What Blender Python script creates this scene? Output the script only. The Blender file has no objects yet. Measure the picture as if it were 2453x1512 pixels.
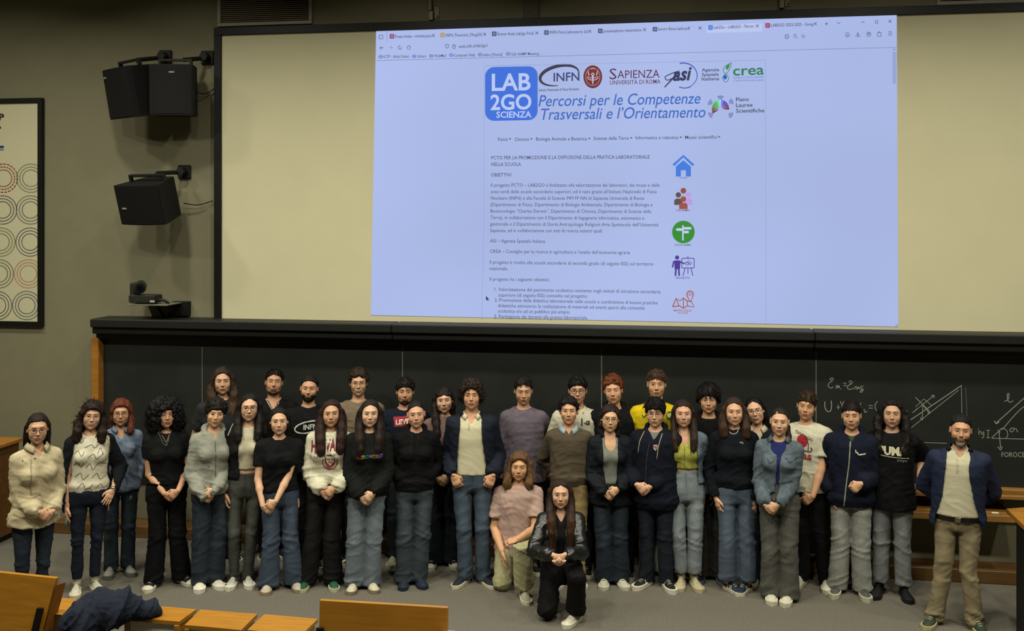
import bpy, math, random
import numpy as np
from mathutils import Matrix, Vector
from mathutils.bvhtree import BVHTree
random.seed(7); np.random.seed(7)
SC = bpy.context.scene
COL = SC.collection
PI = math.pi

# ------------------------------------------------------------------ camera
W_, H_ = 2453, 1512
FPX = 2500.0            # focal length in pixels
HZ = 515.0              # horizon row
CH = 3.29               # camera height
CAM = Vector((1.631, -9.866, CH))
FWD = Vector((-0.1631, 0.98661, 0)); RGT = Vector((0.98661, 0.1631, 0))
cd = bpy.data.cameras.new('camera'); co = bpy.data.objects.new('camera', cd); COL.objects.link(co)
cd.sensor_width = 36; cd.lens = FPX*36/W_; cd.shift_y = -(H_/2-HZ)/W_
cd.clip_end = 100
co.matrix_world = Matrix(((RGT.x,0,-FWD.x,CAM.x),(RGT.y,0,-FWD.y,CAM.y),(0,1,0,CAM.z),(0,0,0,1)))
SC.camera = co
# ------------------------------------------------------------------ world, exposure, lights
SC.view_settings.view_transform = 'Standard'; SC.view_settings.look = 'None'
SC.view_settings.exposure = 0; SC.view_settings.gamma = 1; SC.view_settings.use_curve_mapping = False
wd = bpy.data.worlds.new('world'); SC.world = wd; wd.use_nodes = True
wd.node_tree.nodes['Background'].inputs[0].default_value = (0.9,0.85,0.7,1)
wd.node_tree.nodes['Background'].inputs[1].default_value = 0.05
def lamp(x, y, z, e, size=0.35, spread=126, col=(1.0,0.965,0.80), aim=None):
    l = bpy.data.lights.new('ceiling_lamp_light', 'AREA'); l.shape='DISK'; l.size=size; l.energy=e; l.color=col; l.spread=math.radians(spread)
    o = bpy.data.objects.new('ceiling_lamp_light', l); COL.objects.link(o); o.location=(x,y,z)
    if aim: o.rotation_euler = (Vector(aim)-Vector((x,y,z))).to_track_quat('-Z','Y').to_euler()
    return o
LAMPS = []
for i in range(6):
    LAMPS.append((-5.6+2.3*i, -2.3, 6.45)); 
for i in range(6):
    LAMPS.append((-5.6+2.3*i, -5.4, 6.45))
for i,(x,y,z) in enumerate(LAMPS):
    lamp(x, y, z-0.05, 50 if y>-3 else 70, aim=(x, y+0.9 if y>-3 else y+2.0, 0))

# ------------------------------------------------------------------ pixel helpers (measuring the photograph)
def ray(px, py):
    return FWD + RGT*((px-W_/2)/FPX) + Vector((0,0,-(py-HZ)/FPX))
def P(px, py, Y=0.0):            # point on the vertical plane y=Y
    d = ray(px,py); t = (Y-CAM.y)/d.y; return CAM+d*t
def G(px, py, z=0.0):            # point on the horizontal plane
    d = ray(px,py); t = (z-CAM.z)/d.z; return CAM+d*t
def XW(px, Y=0.0): return P(px, HZ, Y).x
def ZW(px, py, Y=0.0): return P(px, py, Y).z

# ------------------------------------------------------------------ materials
MC = {}
def lin(c):
    if isinstance(c,str): c = tuple(int(c[i:i+2],16)/255 for i in (0,2,4))
    return tuple((v/12.92 if v<=0.04045 else ((v+0.055)/1.055)**2.4) for v in c[:3])
def mat(name, col, rough=0.8, kind='plain', metal=0, spec=0.3, em=0, vary=0.12, scale=40, bump=0.15, attr=False, sheen=0.0):
    key=(name,col if isinstance(col,str) else tuple(col),rough,kind,em)
    if key in MC: return MC[key]
    m = bpy.data.materials.new(name); m.use_nodes=True; nt=m.node_tree; n=nt.nodes; L=nt.links
    b = n['Principled BSDF']; c = lin(col)
    b.inputs['Base Color'].default_value=(*c,1); b.inputs['Roughness'].default_value=rough
    b.inputs['Metallic'].default_value=metal; b.inputs['Specular IOR Level'].default_value=spec
    m.diffuse_color=(*c,1)
    if em:
        b.inputs['Emission Color'].default_value=(*c,1); b.inputs['Emission Strength'].default_value=em
        b.inputs['Base Color'].default_value=(0.02,0.02,0.02,1); b.inputs['Roughness'].default_value=1; b.inputs['Specular IOR Level'].default_value=0
        MC[key]=m; return m
    if kind!='flat':
        tc=n.new('ShaderNodeTexCoord'); mp=n.new('ShaderNodeMapping'); L.new(tc.outputs['Object'],mp.inputs[0])
        sc={'plain':(1,1,1),'hair':(1,1,.09),'wood':(.35,4,4),'woodz':(4,4,.35),'denim':(1,1,.35),'knit':(1,1,1),'skin':(1,1,1)}.get(kind,(1,1,1))
        mp.inputs['Scale'].default_value=sc
        no=n.new('ShaderNodeTexNoise'); no.inputs['Scale'].default_value=scale; no.inputs['Detail'].default_value=4; L.new(mp.outputs[0],no.inputs['Vector'])
        rp=n.new('ShaderNodeMapRange'); rp.inputs['From Min'].default_value=.3; rp.inputs['From Max'].default_value=.7
        rp.inputs['To Min'].default_value=1-vary; rp.inputs['To Max'].default_value=1+vary; L.new(no.outputs['Fac'],rp.inputs['Value'])
        mx=n.new('ShaderNodeVectorMath'); mx.operation='SCALE'; mx.inputs[0].default_value=c; L.new(rp.outputs[0],mx.inputs['Scale'])
        src=mx.outputs[0]
        if attr:
            at=n.new('ShaderNodeAttribute'); at.attribute_name='wear'
            m2=n.new('ShaderNodeVectorMath'); m2.operation='MULTIPLY'; L.new(src,m2.inputs[0]); L.new(at.outputs['Color'],m2.inputs[1]); src=m2.outputs[0]
        L.new(src,b.inputs['Base Color'])
        if bump:
            bm=n.new('ShaderNodeBump'); bm.inputs['Strength'].default_value=bump; bm.inputs['Distance'].default_value=.004
            L.new(no.outputs['Fac'],bm.inputs['Height']); L.new(bm.outputs[0],b.inputs['Normal'])
    if kind=='skin': b.inputs['Subsurface Weight'].default_value=0.0
    if sheen: b.inputs['Sheen Weight'].default_value=sheen
    MC[key]=m; return m

# ------------------------------------------------------------------ mesh builders
def build(name, V, F, m, parent=None, smooth=True, mi=None, wear=None, mats=None):
    """V (n,3) array, F list of faces or (m,4)/(m,3) int array"""
    V=np.asarray(V,dtype=np.float32).reshape(-1,3)
    me=bpy.data.meshes.new(name)
    if isinstance(F,np.ndarray):
        k=F.shape[1]; nf=len(F)
        flat=F.ravel().astype(np.int32); starts=np.arange(0,nf*k,k,dtype=np.int32); tot=np.full(nf,k,np.int32)
    else:
        nf=len(F); tot=np.array([len(f) for f in F],np.int32); flat=np.array([i for f in F for i in f],np.int32)
        starts=np.concatenate([[0],np.cumsum(tot)[:-1]]).astype(np.int32)
    me.vertices.add(len(V)); me.vertices.foreach_set('co',V.ravel())
    me.loops.add(len(flat)); me.loops.foreach_set('vertex_index',flat)
    me.polygons.add(nf); me.polygons.foreach_set('loop_start',starts); me.polygons.foreach_set('loop_total',tot)
    me.update(calc_edges=True)
    me.polygons.foreach_set('use_smooth',np.full(nf,bool(smooth)))
    for mm in (mats or [m]): me.materials.append(mm)
    if mi is not None: me.polygons.foreach_set('material_index',np.asarray(mi,np.int32))
    if wear is not None:
        a=me.color_attributes.new('wear','FLOAT_COLOR','POINT')
        c=np.ones((len(V),4),np.float32); c[:,:3]=np.asarray(wear).reshape(len(V),-1); a.data.foreach_set('color',c.ravel())
    me.validate(); me.update()
    o=bpy.data.objects.new(name,me); COL.objects.link(o)
    if parent: o.parent=parent
    return o
def tag(o,label=None,cat=None,group=None,kind=None):
    if label: o['label']=label
    if cat: o['category']=cat
    if group: o['group']=group
    if kind: o['kind']=kind
    return o
def empty(name,loc,label,cat,group=None,rz=0):
    o=bpy.data.objects.new(name,None); COL.objects.link(o); o.location=loc; o.rotation_euler=(0,0,rz); o.empty_display_size=.1
    tag(o,label,cat,group); bpy.context.view_layer.update(); return o
class MB:
    def __init__(s): s.V=[]; s.F=[]; s.M=[]
    def add(s,V,F,mi=0):
        b=len(s.V); s.V+= [tuple(v) for v in V]; s.F+=[tuple(int(i)+b for i in f) for f in F]; s.M+=[mi]*len(F)
    def box(s,x0,x1,y0,y1,z0,z1,bev=0.0,mi=0):
        if x0>x1:x0,x1=x1,x0
        if y0>y1:y0,y1=y1,y0
        if z0>z1:z0,z1=z1,z0
        if bev<=0:
            v=[(x,y,z) for z in (z0,z1) for y in (y0,y1) for x in (x0,x1)]
            s.add(v,[(0,2,3,1),(4,5,7,6),(0,1,5,4),(2,6,7,3),(0,4,6,2),(1,3,7,5)],mi); return
        b=min(bev,(x1-x0)/2.01,(y1-y0)/2.01,(z1-z0)/2.01)
        # chamfered box : 24 verts
        vs=[];idx={}
        X=(x0,x1);Y=(y0,y1);Z=(z0,z1)
        for i in (0,1):
            for j in (0,1):
                for k in (0,1):
                    sx=b if i==0 else -b; sy=b if j==0 else -b; sz=b if k==0 else -b
                    for a,p in enumerate(((X[i],Y[j]+sy,Z[k]+sz),(X[i]+sx,Y[j],Z[k]+sz),(X[i]+sx,Y[j]+sy,Z[k]))):
                        idx[(i,j,k,a)]=len(vs); vs.append(p)
        f=[]
        f.append([idx[(0,j,k,0)] for j,k in ((0,0),(0,1),(1,1),(1,0))]); f.append([idx[(1,j,k,0)] for j,k in ((0,0),(1,0),(1,1),(0,1))])
        f.append([idx[(i,0,k,1)] for i,k in ((0,0),(1,0),(1,1),(0,1))]); f.append([idx[(i,1,k,1)] for i,k in ((0,0),(0,1),(1,1),(1,0))])
        f.append([idx[(i,j,0,2)] for i,j in ((0,0),(0,1),(1,1),(1,0))]); f.append([idx[(i,j,1,2)] for i,j in ((0,0),(1,0),(1,1),(0,1))])
        for i in (0,1):
            for j in (0,1):
                f.append([idx[(i,j,0,0)],idx[(i,j,1,0)],idx[(i,j,1,1)],idx[(i,j,0,1)]])
                f.append([idx[(i,0,j,0)],idx[(i,1,j,0)],idx[(i,1,j,2)],idx[(i,0,j,2)]])
                f.append([idx[(0,i,j,1)],idx[(1,i,j,1)],idx[(1,i,j,2)],idx[(0,i,j,2)]])
        for i in (0,1):
            for j in (0,1):
                for k in (0,1): f.append([idx[(i,j,k,a)] for a in range(3)])
        s.add(vs,f,mi)
    def tube(s,pts,r,n=8,mi=0,cap=True):
        V,F=tube(pts,r,n,cap); s.add(V,F,mi)
    def prism(s,poly,d,mi=0):   # poly: list of 3d points (planar), d: extrusion vector
        n=len(poly); d=Vector(d); V=[tuple(p) for p in poly]+[tuple(Vector(p)+d) for p in poly]
        F=[tuple(range(n)),tuple(range(2*n-1,n-1,-1))]+[(i,(i+1)%n,n+(i+1)%n,n+i) for i in range(n)]
        s.add(V,F,mi)
    def build(s,name,m,parent=None,smooth=False,mats=None,fix=True):
        o=build(name,np.array(s.V,np.float32),s.F,m,parent,smooth,mi=s.M,mats=mats)
        if fix: fixn(o)
        return o
def fixn(o):
    import bmesh
    bm=bmesh.new(); bm.from_mesh(o.data); bmesh.ops.recalc_face_normals(bm,faces=bm.faces); bm.to_mesh(o.data); bm.free()
def tube(pts,r,n=8,cap=True):
    pts=np.array([tuple(p) for p in pts],float); k=len(pts)
    r=np.broadcast_to(np.asarray(r,float),(k,))
    T=np.gradient(pts,axis=0); T/=np.linalg.norm(T,axis=1)[:,None]+1e-12
    up=np.array([0,0,1.]) if abs(T[0,2])<.9 else np.array([1.,0,0])
    N=np.cross(T[0],up); N/=np.linalg.norm(N); V=[]
    a=np.arange(n)*2*PI/n
    for i in range(k):
        N=N-T[i]*N.dot(T[i]); N/=np.linalg.norm(N)+1e-12; B=np.cross(T[i],N)
        V.append(pts[i]+r[i]*(np.cos(a)[:,None]*N+np.sin(a)[:,None]*B))
    V=np.concatenate(V); F=[]
    for i in range(k-1):
        for j in range(n):
            F.append((i*n+j,i*n+(j+1)%n,(i+1)*n+(j+1)%n,(i+1)*n+j))
    if cap: F.append(tuple(range(n-1,-1,-1))); F.append(tuple(range((k-1)*n,k*n)))
    return V,F
def spline(pts,k=8):
    p=[np.array(q,float) for q in pts]; p=[2*p[0]-p[1]]+p+[2*p[-1]-p[-2]]; out=[]
    for i in range(1,len(p)-2):
        for j in range(k):
            t=j/k; a,b,c,d=p[i-1:i+3]
            out.append(.5*((2*b)+(-a+c)*t+(2*a-5*b+4*c-d)*t*t+(-a+3*b-3*c+d)*t**3))
    out.append(p[-2]); return out

# text -> flat triangles (x,y), baseline at 0, unit size
TXC={}
def text_mesh(s,bold=0.0,res=3,shear=0.0):
    key=(s,bold,res,shear)
    if key in TXC: return TXC[key]
    cu=bpy.data.curves.new('t','FONT'); cu.body=s; cu.size=1; cu.offset=bold; cu.resolution_u=res; cu.shear=shear
    ob=bpy.data.objects.new('t',cu); COL.objects.link(ob)
    dg=bpy.context.evaluated_depsgraph_get(); me=bpy.data.meshes.new_from_object(ob.evaluated_get(dg))
    V=np.zeros(len(me.vertices)*3,np.float32); me.vertices.foreach_get('co',V); V=V.reshape(-1,3)[:,:2].copy()
    F=[tuple(p.vertices) for p in me.polygons]
    bpy.data.objects.remove(ob); bpy.data.curves.remove(cu); bpy.data.meshes.remove(me)
    TXC[key]=(V,F); return V,F
def stroke2d(pts,w,closed=False,w2=None):   # flat ribbon along 2d polyline
    p=np.array(pts,float); n=len(p)
    if closed: T=np.roll(p,-1,0)-np.roll(p,1,0)
    else: T=np.gradient(p,axis=0)
    T/=np.linalg.norm(T,axis=1)[:,None]+1e-9; N=np.stack([-T[:,1],T[:,0]],1)
    ww=np.linspace(w,w if w2 is None else w2,n)[:,None]/2
    V=np.concatenate([p+N*ww,p-N*ww]); m=n if closed else n-1
    return V,[(i,(i+1)%n,n+(i+1)%n,n+i) for i in range(m)]
def arc2d(cx,cy,rx,ry,a0,a1,n=24,rot=0):
    a=np.radians(np.linspace(a0,a1,n)); x=rx*np.cos(a); y=ry*np.sin(a); r=math.radians(rot)
    return np.stack([cx+x*math.cos(r)-y*math.sin(r),cy+x*math.sin(r)+y*math.cos(r)],1)
# ================================================================== implicit surfaces
f32=np.float32
def surface_nets(F, lo, r):
    S=F<0; nx,ny,nz=F.shape
    c=np.zeros((nx-1,ny-1,nz-1),np.uint8)
    for i in (0,1):
        for j in (0,1):
            for k in (0,1): c+=S[i:nx-1+i,j:ny-1+j,k:nz-1+k]
    act=(c>0)&(c<8); n=int(act.sum()); idx=np.full(act.shape,-1,np.int64); idx[act]=np.arange(n)
    A=np.argwhere(act); I,J,K=A.T
    Pm=np.zeros((n,3)); Wt=np.zeros(n)
    corners={(i,j,k):F[I+i,J+j,K+k] for i in (0,1) for j in (0,1) for k in (0,1)}
    for ax in range(3):
        for u in (0,1):
            for v in (0,1):
                a=[u,v]; a.insert(ax,0); b=[u,v]; b.insert(ax,1)
                fa=corners[tuple(a)]; fb=corners[tuple(b)]; m=(fa<0)!=(fb<0)
                t=fa[m]/(fa[m]-fb[m]); q=np.zeros((m.sum(),3)); q[:]=a; q[:,ax]=t
                Pm[m]+=q; Wt[m]+=1
    V=np.array(lo)+r*(A+Pm/Wt[:,None])
    Q=[]
    def quads(ax):
        sl=[slice(1,-1)]*3; sl[ax]=slice(0,-1)
        s0=S[tuple(sl)]; sl2=list(sl); sl2[ax]=slice(1,None); s1=S[tuple(sl2)]
        E=np.argwhere(s0!=s1); 
        if len(E)==0: return
        flip=s0[tuple(E.T)]
        E=E.copy()
        o=[a for a in range(3) if a!=ax]
        base=E.copy(); base[:,o[0]]+=1; base[:,o[1]]+=1    # grid vertex coords
        def g(d0,d1):
            q=base.copy(); q[:,o[0]]-=d0; q[:,o[1]]-=d1; return idx[tuple(q.T)]
        q=np.stack([g(1,1),g(0,1),g(0,0),g(1,0)],1)
        if ax==1: flip=~flip
        q[~flip]=q[~flip][:,::-1]; Q.append(q)
    for ax in range(3): quads(ax)
    Q=np.concatenate(Q) if Q else np.zeros((0,4),int)
    Q=Q[(Q>=0).all(1)]
    return V.astype(f32),Q.astype(np.int32)
def grid(lo,hi,r):
    a=[np.arange(lo[i]-2*r,hi[i]+3*r,r,dtype=f32) for i in range(3)]
    return a[0][:,None,None],a[1][None,:,None],a[2][None,None,:],[x[0] for x in a]
def mesh_sdf(fn,lo,hi,r):
    X,Y,Z,o=grid(lo,hi,r); F=fn(X,Y,Z)
    F=np.broadcast_to(F,(X.shape[0],Y.shape[1],Z.shape[2])); return surface_nets(F,o,r)
def smin(a,b,k):
    h=np.clip(.5+.5*(b-a)/k,0,1); return b+(a-b)*h-k*h*(1-h)
def smax(a,b,k): return -smin(-a,-b,k)
def ell(X,Y,Z,c,r):
    x=(X-c[0])/r[0]; y=(Y-c[1])/r[1]; z=(Z-c[2])/r[2]
    k0=np.sqrt(x*x+y*y+z*z); k1=np.sqrt((x/r[0])**2+(y/r[1])**2+(z/r[2])**2)+1e-6
    return k0*(k0-1)/k1
def cap(X,Y,Z,a,b,ra,rb,flat=None):
    a=np.array(a,f32); b=np.array(b,f32); d=b-a; L=float(d@d)+1e-9
    px,py,pz=X-a[0],Y-a[1],Z-a[2]
    t=np.clip((px*d[0]+py*d[1]+pz*d[2])/L,0,1)
    dx,dy,dz=px-d[0]*t,py-d[1]*t,pz-d[2]*t
    if flat is not None: dx=dx*flat[0]; dy=dy*flat[1]; dz=dz*flat[2]
    return np.sqrt(dx*dx+dy*dy+dz*dz)-(ra+(rb-ra)*t)
def chain(X,Y,Z,pts,rad,k=.02,flat=None):
    f=None
    for i in range(len(pts)-1):
        g=cap(X,Y,Z,pts[i],pts[i+1],rad[i],rad[i+1],flat); f=g if f is None else smin(f,g,k)
    return f
def normals(V,Q):
    n=np.cross(V[Q[:,2]]-V[Q[:,0]],V[Q[:,3]]-V[Q[:,1]]); N=np.zeros_like(V)
    for j in range(4):
        for a in range(3): N[:,a]+=np.bincount(Q[:,j],n[:,a],len(V))
    return N/(np.linalg.norm(N,axis=1)[:,None]+1e-9)
LAT=np.random.rand(32,32,32).astype(f32)
def noise(V,f,seed=0):
    p=V*np.array(f,f32)+seed*7.31; i=np.floor(p).astype(int); t=p-i; t=t*t*(3-2*t); i0=i&31; i1=(i+1)&31
    o=0
    for a in (0,1):
        for b in (0,1):
            for c in (0,1):
                w=(t[:,0] if a else 1-t[:,0])*(t[:,1] if b else 1-t[:,1])*(t[:,2] if c else 1-t[:,2])
                o=o+w*LAT[(i1 if a else i0)[:,0],(i1 if b else i0)[:,1],(i1 if c else i0)[:,2]]
    return o*2-1
def ridge(V,f,seed=0): return 1-2*np.abs(noise(V,f,seed))
def crease(V,f,seed=0): return (1-np.abs(noise(V,f,seed)))**5*2-.6
def smooth(V,Q,it=1,lam=.5):
    E=np.concatenate([Q[:,[0,1]],Q[:,[1,2]],Q[:,[2,3]],Q[:,[3,0]]]); E=np.concatenate([E,E[:,::-1]])
    cnt=np.bincount(E[:,0],minlength=len(V))[:,None]+1e-9
    for _ in range(it):
        S=np.stack([np.bincount(E[:,0],V[E[:,1],a],len(V)) for a in range(3)],1)/cnt; V=V+(S-V)*lam
    return V.astype(f32)

# ================================================================== head (head space: centre of head, face to -y, metres, 0.23 tall)
def head_field(X,Y,Z,p):
    X=np.abs(X); jw=p.get('jaw',1); fem=p.get('fem',0)
    f=ell(X,Y,Z,(0,.020,.030),(.075,.092,.085))
    f=smin(f,ell(X,Y,Z,(0,-.014,-.020),(.067,.072,.090)),.03)
    f=smin(f,ell(X,Y,Z,(0,-.026,-.074),(.048*jw,.050,.035)),.028)
    f=smin(f,ell(X,Y,Z,(.042*jw,.000,-.056),(.021,.036,.028)),.02)
    f=smin(f,ell(X,Y,Z,(0,-.068,-.098),(.016*jw,.014,.013)),.02)
    f=smin(f,ell(X,Y,Z,(.040,-.050,-.030),(.024,.026,.026)),.02)
    if p.get('smile',0)>.45: f=smin(f,ell(X,Y,Z,(.039,-.066,-.024),(.017,.014,.015)),.012)
    f=smin(f,cap(X,Y,Z,(0,-.078,.032),(.036,-.070,.030),.011 if fem else .013,.009),.016)
    f=smax(f,-ell(X,Y,Z,(.031,-.100,.008),(.021,.017,.014)),.014)
    f=smin(f,ell(X,Y,Z,(.031,-.066,.008),(.015,.0150,.0115)),.003)
    ns=p.get('nose',1)
    f=smin(f,cap(X,Y,Z,(0,-.082,.014),(0,-.084-.017*ns,-.025),.0065,.0100),.012)
    f=smin(f,ell(X,Y,Z,(.0115,-.092,-.030),(.0075*ns,.010,.0075)),.006)
    f=smin(f,ell(X,Y,Z,(0,-.080,-.0565),(.026,.013,.020)),.012)
    f=smin(f,ell(X,Y,Z,(0,-.0915,-.0530),(.018,.0065,.0050)),.004)
    f=smin(f,ell(X,Y,Z,(0,-.0900,-.0645),(.016,.0075,.0062)),.004)
    f=smax(f,-ell(X,Y,Z,(0,-.098,-.0585),(.024,.006,.0016)),.004)
    f=smax(f,-ell(X,Y,Z,(0,-.097,-.076),(.016,.008,.005)),.008)
    e=ell(X,Y,Z,(.0795,.010,-.004),(.0085,.017,.031)); e=smax(e,-ell(X,Y,Z,(.088,.004,.002),(.006,.009,.018)),.005)
    f=smin(f,e,.007)
    f=smin(f,cap(X,Y,Z,(0,.022,-.050),(0,.030,-.155),.049 if fem else .056,.036 if fem else .042),.022)
    return f
HEADRES=.0053
def project(V2,bvh,off,dirn=Vector((0,1,0)),y0=-1.0,default=None):
    out=[]; last=None; miss=[]
    for k,(x,z) in enumerate(V2):
        h=bvh.ray_cast(Vector((x,y0,z)),dirn)
        if h[0] is None: out.append(None)
        else: out.append((x,h[0].y-off,z))
    ok=[o for o in out if o is not None]
    if not ok: return None
    res=[]
    for k,o in enumerate(out):
        if o is None:
            x,z=V2[k]; q=min(ok,key=lambda a:(a[0]-x)**2+(a[2]-z)**2); o=(x,q[1],z)
        res.append(o)
    return np.array(res,f32)
def lens(cx,cz,w,hu,hl,tilt=0,n=9):      # almond patch, rows upper/mid/lower
    V=[];F=[]
    for i in range(n):
        t=-1+2*i/(n-1); e=max(0,1-abs(t)**2.2); x=t*w
        for h in (hu*e,0,-hl*e): V.append((cx+x,cz+h+tilt*x))
    for i in range(n-1):
        for j in (0,1): a=i*3+j; F.append((a,a+3,a+4,a+1))
    return V,F
def disc2(cx,cz,r,n=12): return [(cx+r*math.cos(2*PI*i/n),cz+r*math.sin(2*PI*i/n)) for i in range(n)],[tuple(range(n))]
def make_head(p,bs):
    """returns V,F(list),mi ; materials 0 skin 1 white 2 iris 3 brow/lash 4 lip 5 teeth"""
    V,Q=mesh_sdf(lambda X,Y,Z:head_field(X,Y,Z,p),(-.092,-.118,-.135),(.092,.115,.118),HEADRES)
    bvh=BVHTree.FromPolygons(V.tolist(),Q.tolist())
    parts=[(V,Q.tolist(),0)]
    sm=p.get('smile',.4); eo=p.get('eye',1.0)
    def dec(V2,F2,off,mi):
        q=project(V2,bvh,off)
        if q is not None: parts.append((q,F2,mi))
    for s in (-1,1):
        v,f=lens(s*.031,.0075,.0150,.0058*eo,.0046*eo,tilt=s*.06); dec(v,f,.0010,1)
        v,f=disc2(s*.031+p.get('gaze',0)*.004,.0082,.0056*min(1.1,eo+.12)); dec(v,f,.0018,2)
        up=[(s*.031+t*.0155,.0082+.0056*eo*max(0,1-abs(t)**2.2)+s*t*.0010) for t in np.linspace(-1,1,9)]
        v,f=stroke2d(up,.0026 if p.get('fem') else .0020); dec(v,f,.0022,3)
        lo=[(s*.031+t*.0135,.0065-.0045*eo*max(0,1-abs(t)**2.2)) for t in np.linspace(-1,1,7)]
        v,f=stroke2d(lo,.0009); dec(v,f,.0020,3)
        bh=p.get('brow',.0045)
        br=[(s*(.014+.034*t),.0265+.0060*math.sin(PI*min(1,t*1.25)*.62)-.002*t+p.get('browz',0)) for t in np.linspace(0,1,8)]
        v,f=stroke2d(br,bh,w2=bh*.45); dec(v,f,.0016,3)
    lw=.0225+.0050*sm; cz=lambda x: -.0590+sm*.0085*(x/lw)**2
    n=11; xs=np.linspace(-lw,lw,n); op=p.get('open',0)*.0045
    up=[];lo=[]
    for x in xs:
        t=x/lw; e=max(0,1-abs(t)**1.8)
        up.append([(x,cz(x)+op*.3*e+(.0072-.002*max(0,sm))*e*(1-.18*math.exp(-(t/.18)**2))),(x,cz(x)+op*.3*e)])
        lo.append([(x,cz(x)-op*e),(x,cz(x)-op*e-.0088*e)])
    for rows in (up,lo):
        v=[q for r in rows for q in r]; f=[(2*i,2*i+2,2*i+3,2*i+1) for i in range(n-1)]; dec(v,f,.0012,4)
    if op>0:
        v=[q for r in [((x,cz(x)+op*.35*max(0,1-abs(x/lw)**1.8)),(x,cz(x)-op*1.02*max(0,1-abs(x/lw)**1.8))) for x in xs] for q in r]
        f=[(2*i,2*i+2,2*i+3,2*i+1) for i in range(n-1)]; dec(v,f,.0010,5)
    else:
        v,f=stroke2d([(x,cz(x)) for x in xs],.0014); dec(v,f,.0022,3)
    for s in (-1,1):
        v,f=disc2(s*.0075,-.0345,.0026,8); dec(v,f,.0008,6)
    return V,Q,parts,bvh

# ================================================================== hair (head space)
def hair_cap(X,Y,Z,h):
    """h: vol, top, open=[(z,halfwidth)...], low side height, part"""
    vol=h.get('vol',.012); top=h.get('top',.014); px=h.get('px',0)
    f=ell(X,Y,Z,(0,.022,.028+top*.4),(.077+vol,.094+vol,.084+top))
    if 'back' in h:
        b=h['back']; f=smin(f,ell(X,Y,Z,(0,.050,-.05),(.076+vol,.062,.02+b)),.03)
    if h.get('side'):
        f=smin(f,ell(np.abs(X),Y,Z,(.066,.018,-.01),(.028+vol*.7,.06,.06)),.02)
    op=h.get('open',[(-.2,.056),(.02,.058),(.045,.050),(.062,.036),(.068,.004),(.0685,-.01),(.2,-.01)])
    zz=[a for a,b in op]; ww=[b for a,b in op]
    w=np.interp(np.broadcast_to(Z,Z.shape).ravel(),zz,ww).reshape(Z.shape).astype(f32)
    cut=smax(np.abs(X-px*.5)-w, Y-h.get('ycut',-.012), .01)
    f=smax(f,-cut,.006)
    if h.get('short',1):
        zc=h.get('zcut',-.012); f=smax(f,(zc-.62*Y)-Z,.006)
    if h.get('ear',0): f=smax(f,-ell(np.abs(X),Y,Z,(.088,.008,-.010),(.030,.022,.034)),.006)
    if 'part' in h:
        g=np.exp(-((X-h['part'])/.0035)**2)*.004*(Z>.04)*(Y<.05); f=f+g
    return f
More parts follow.
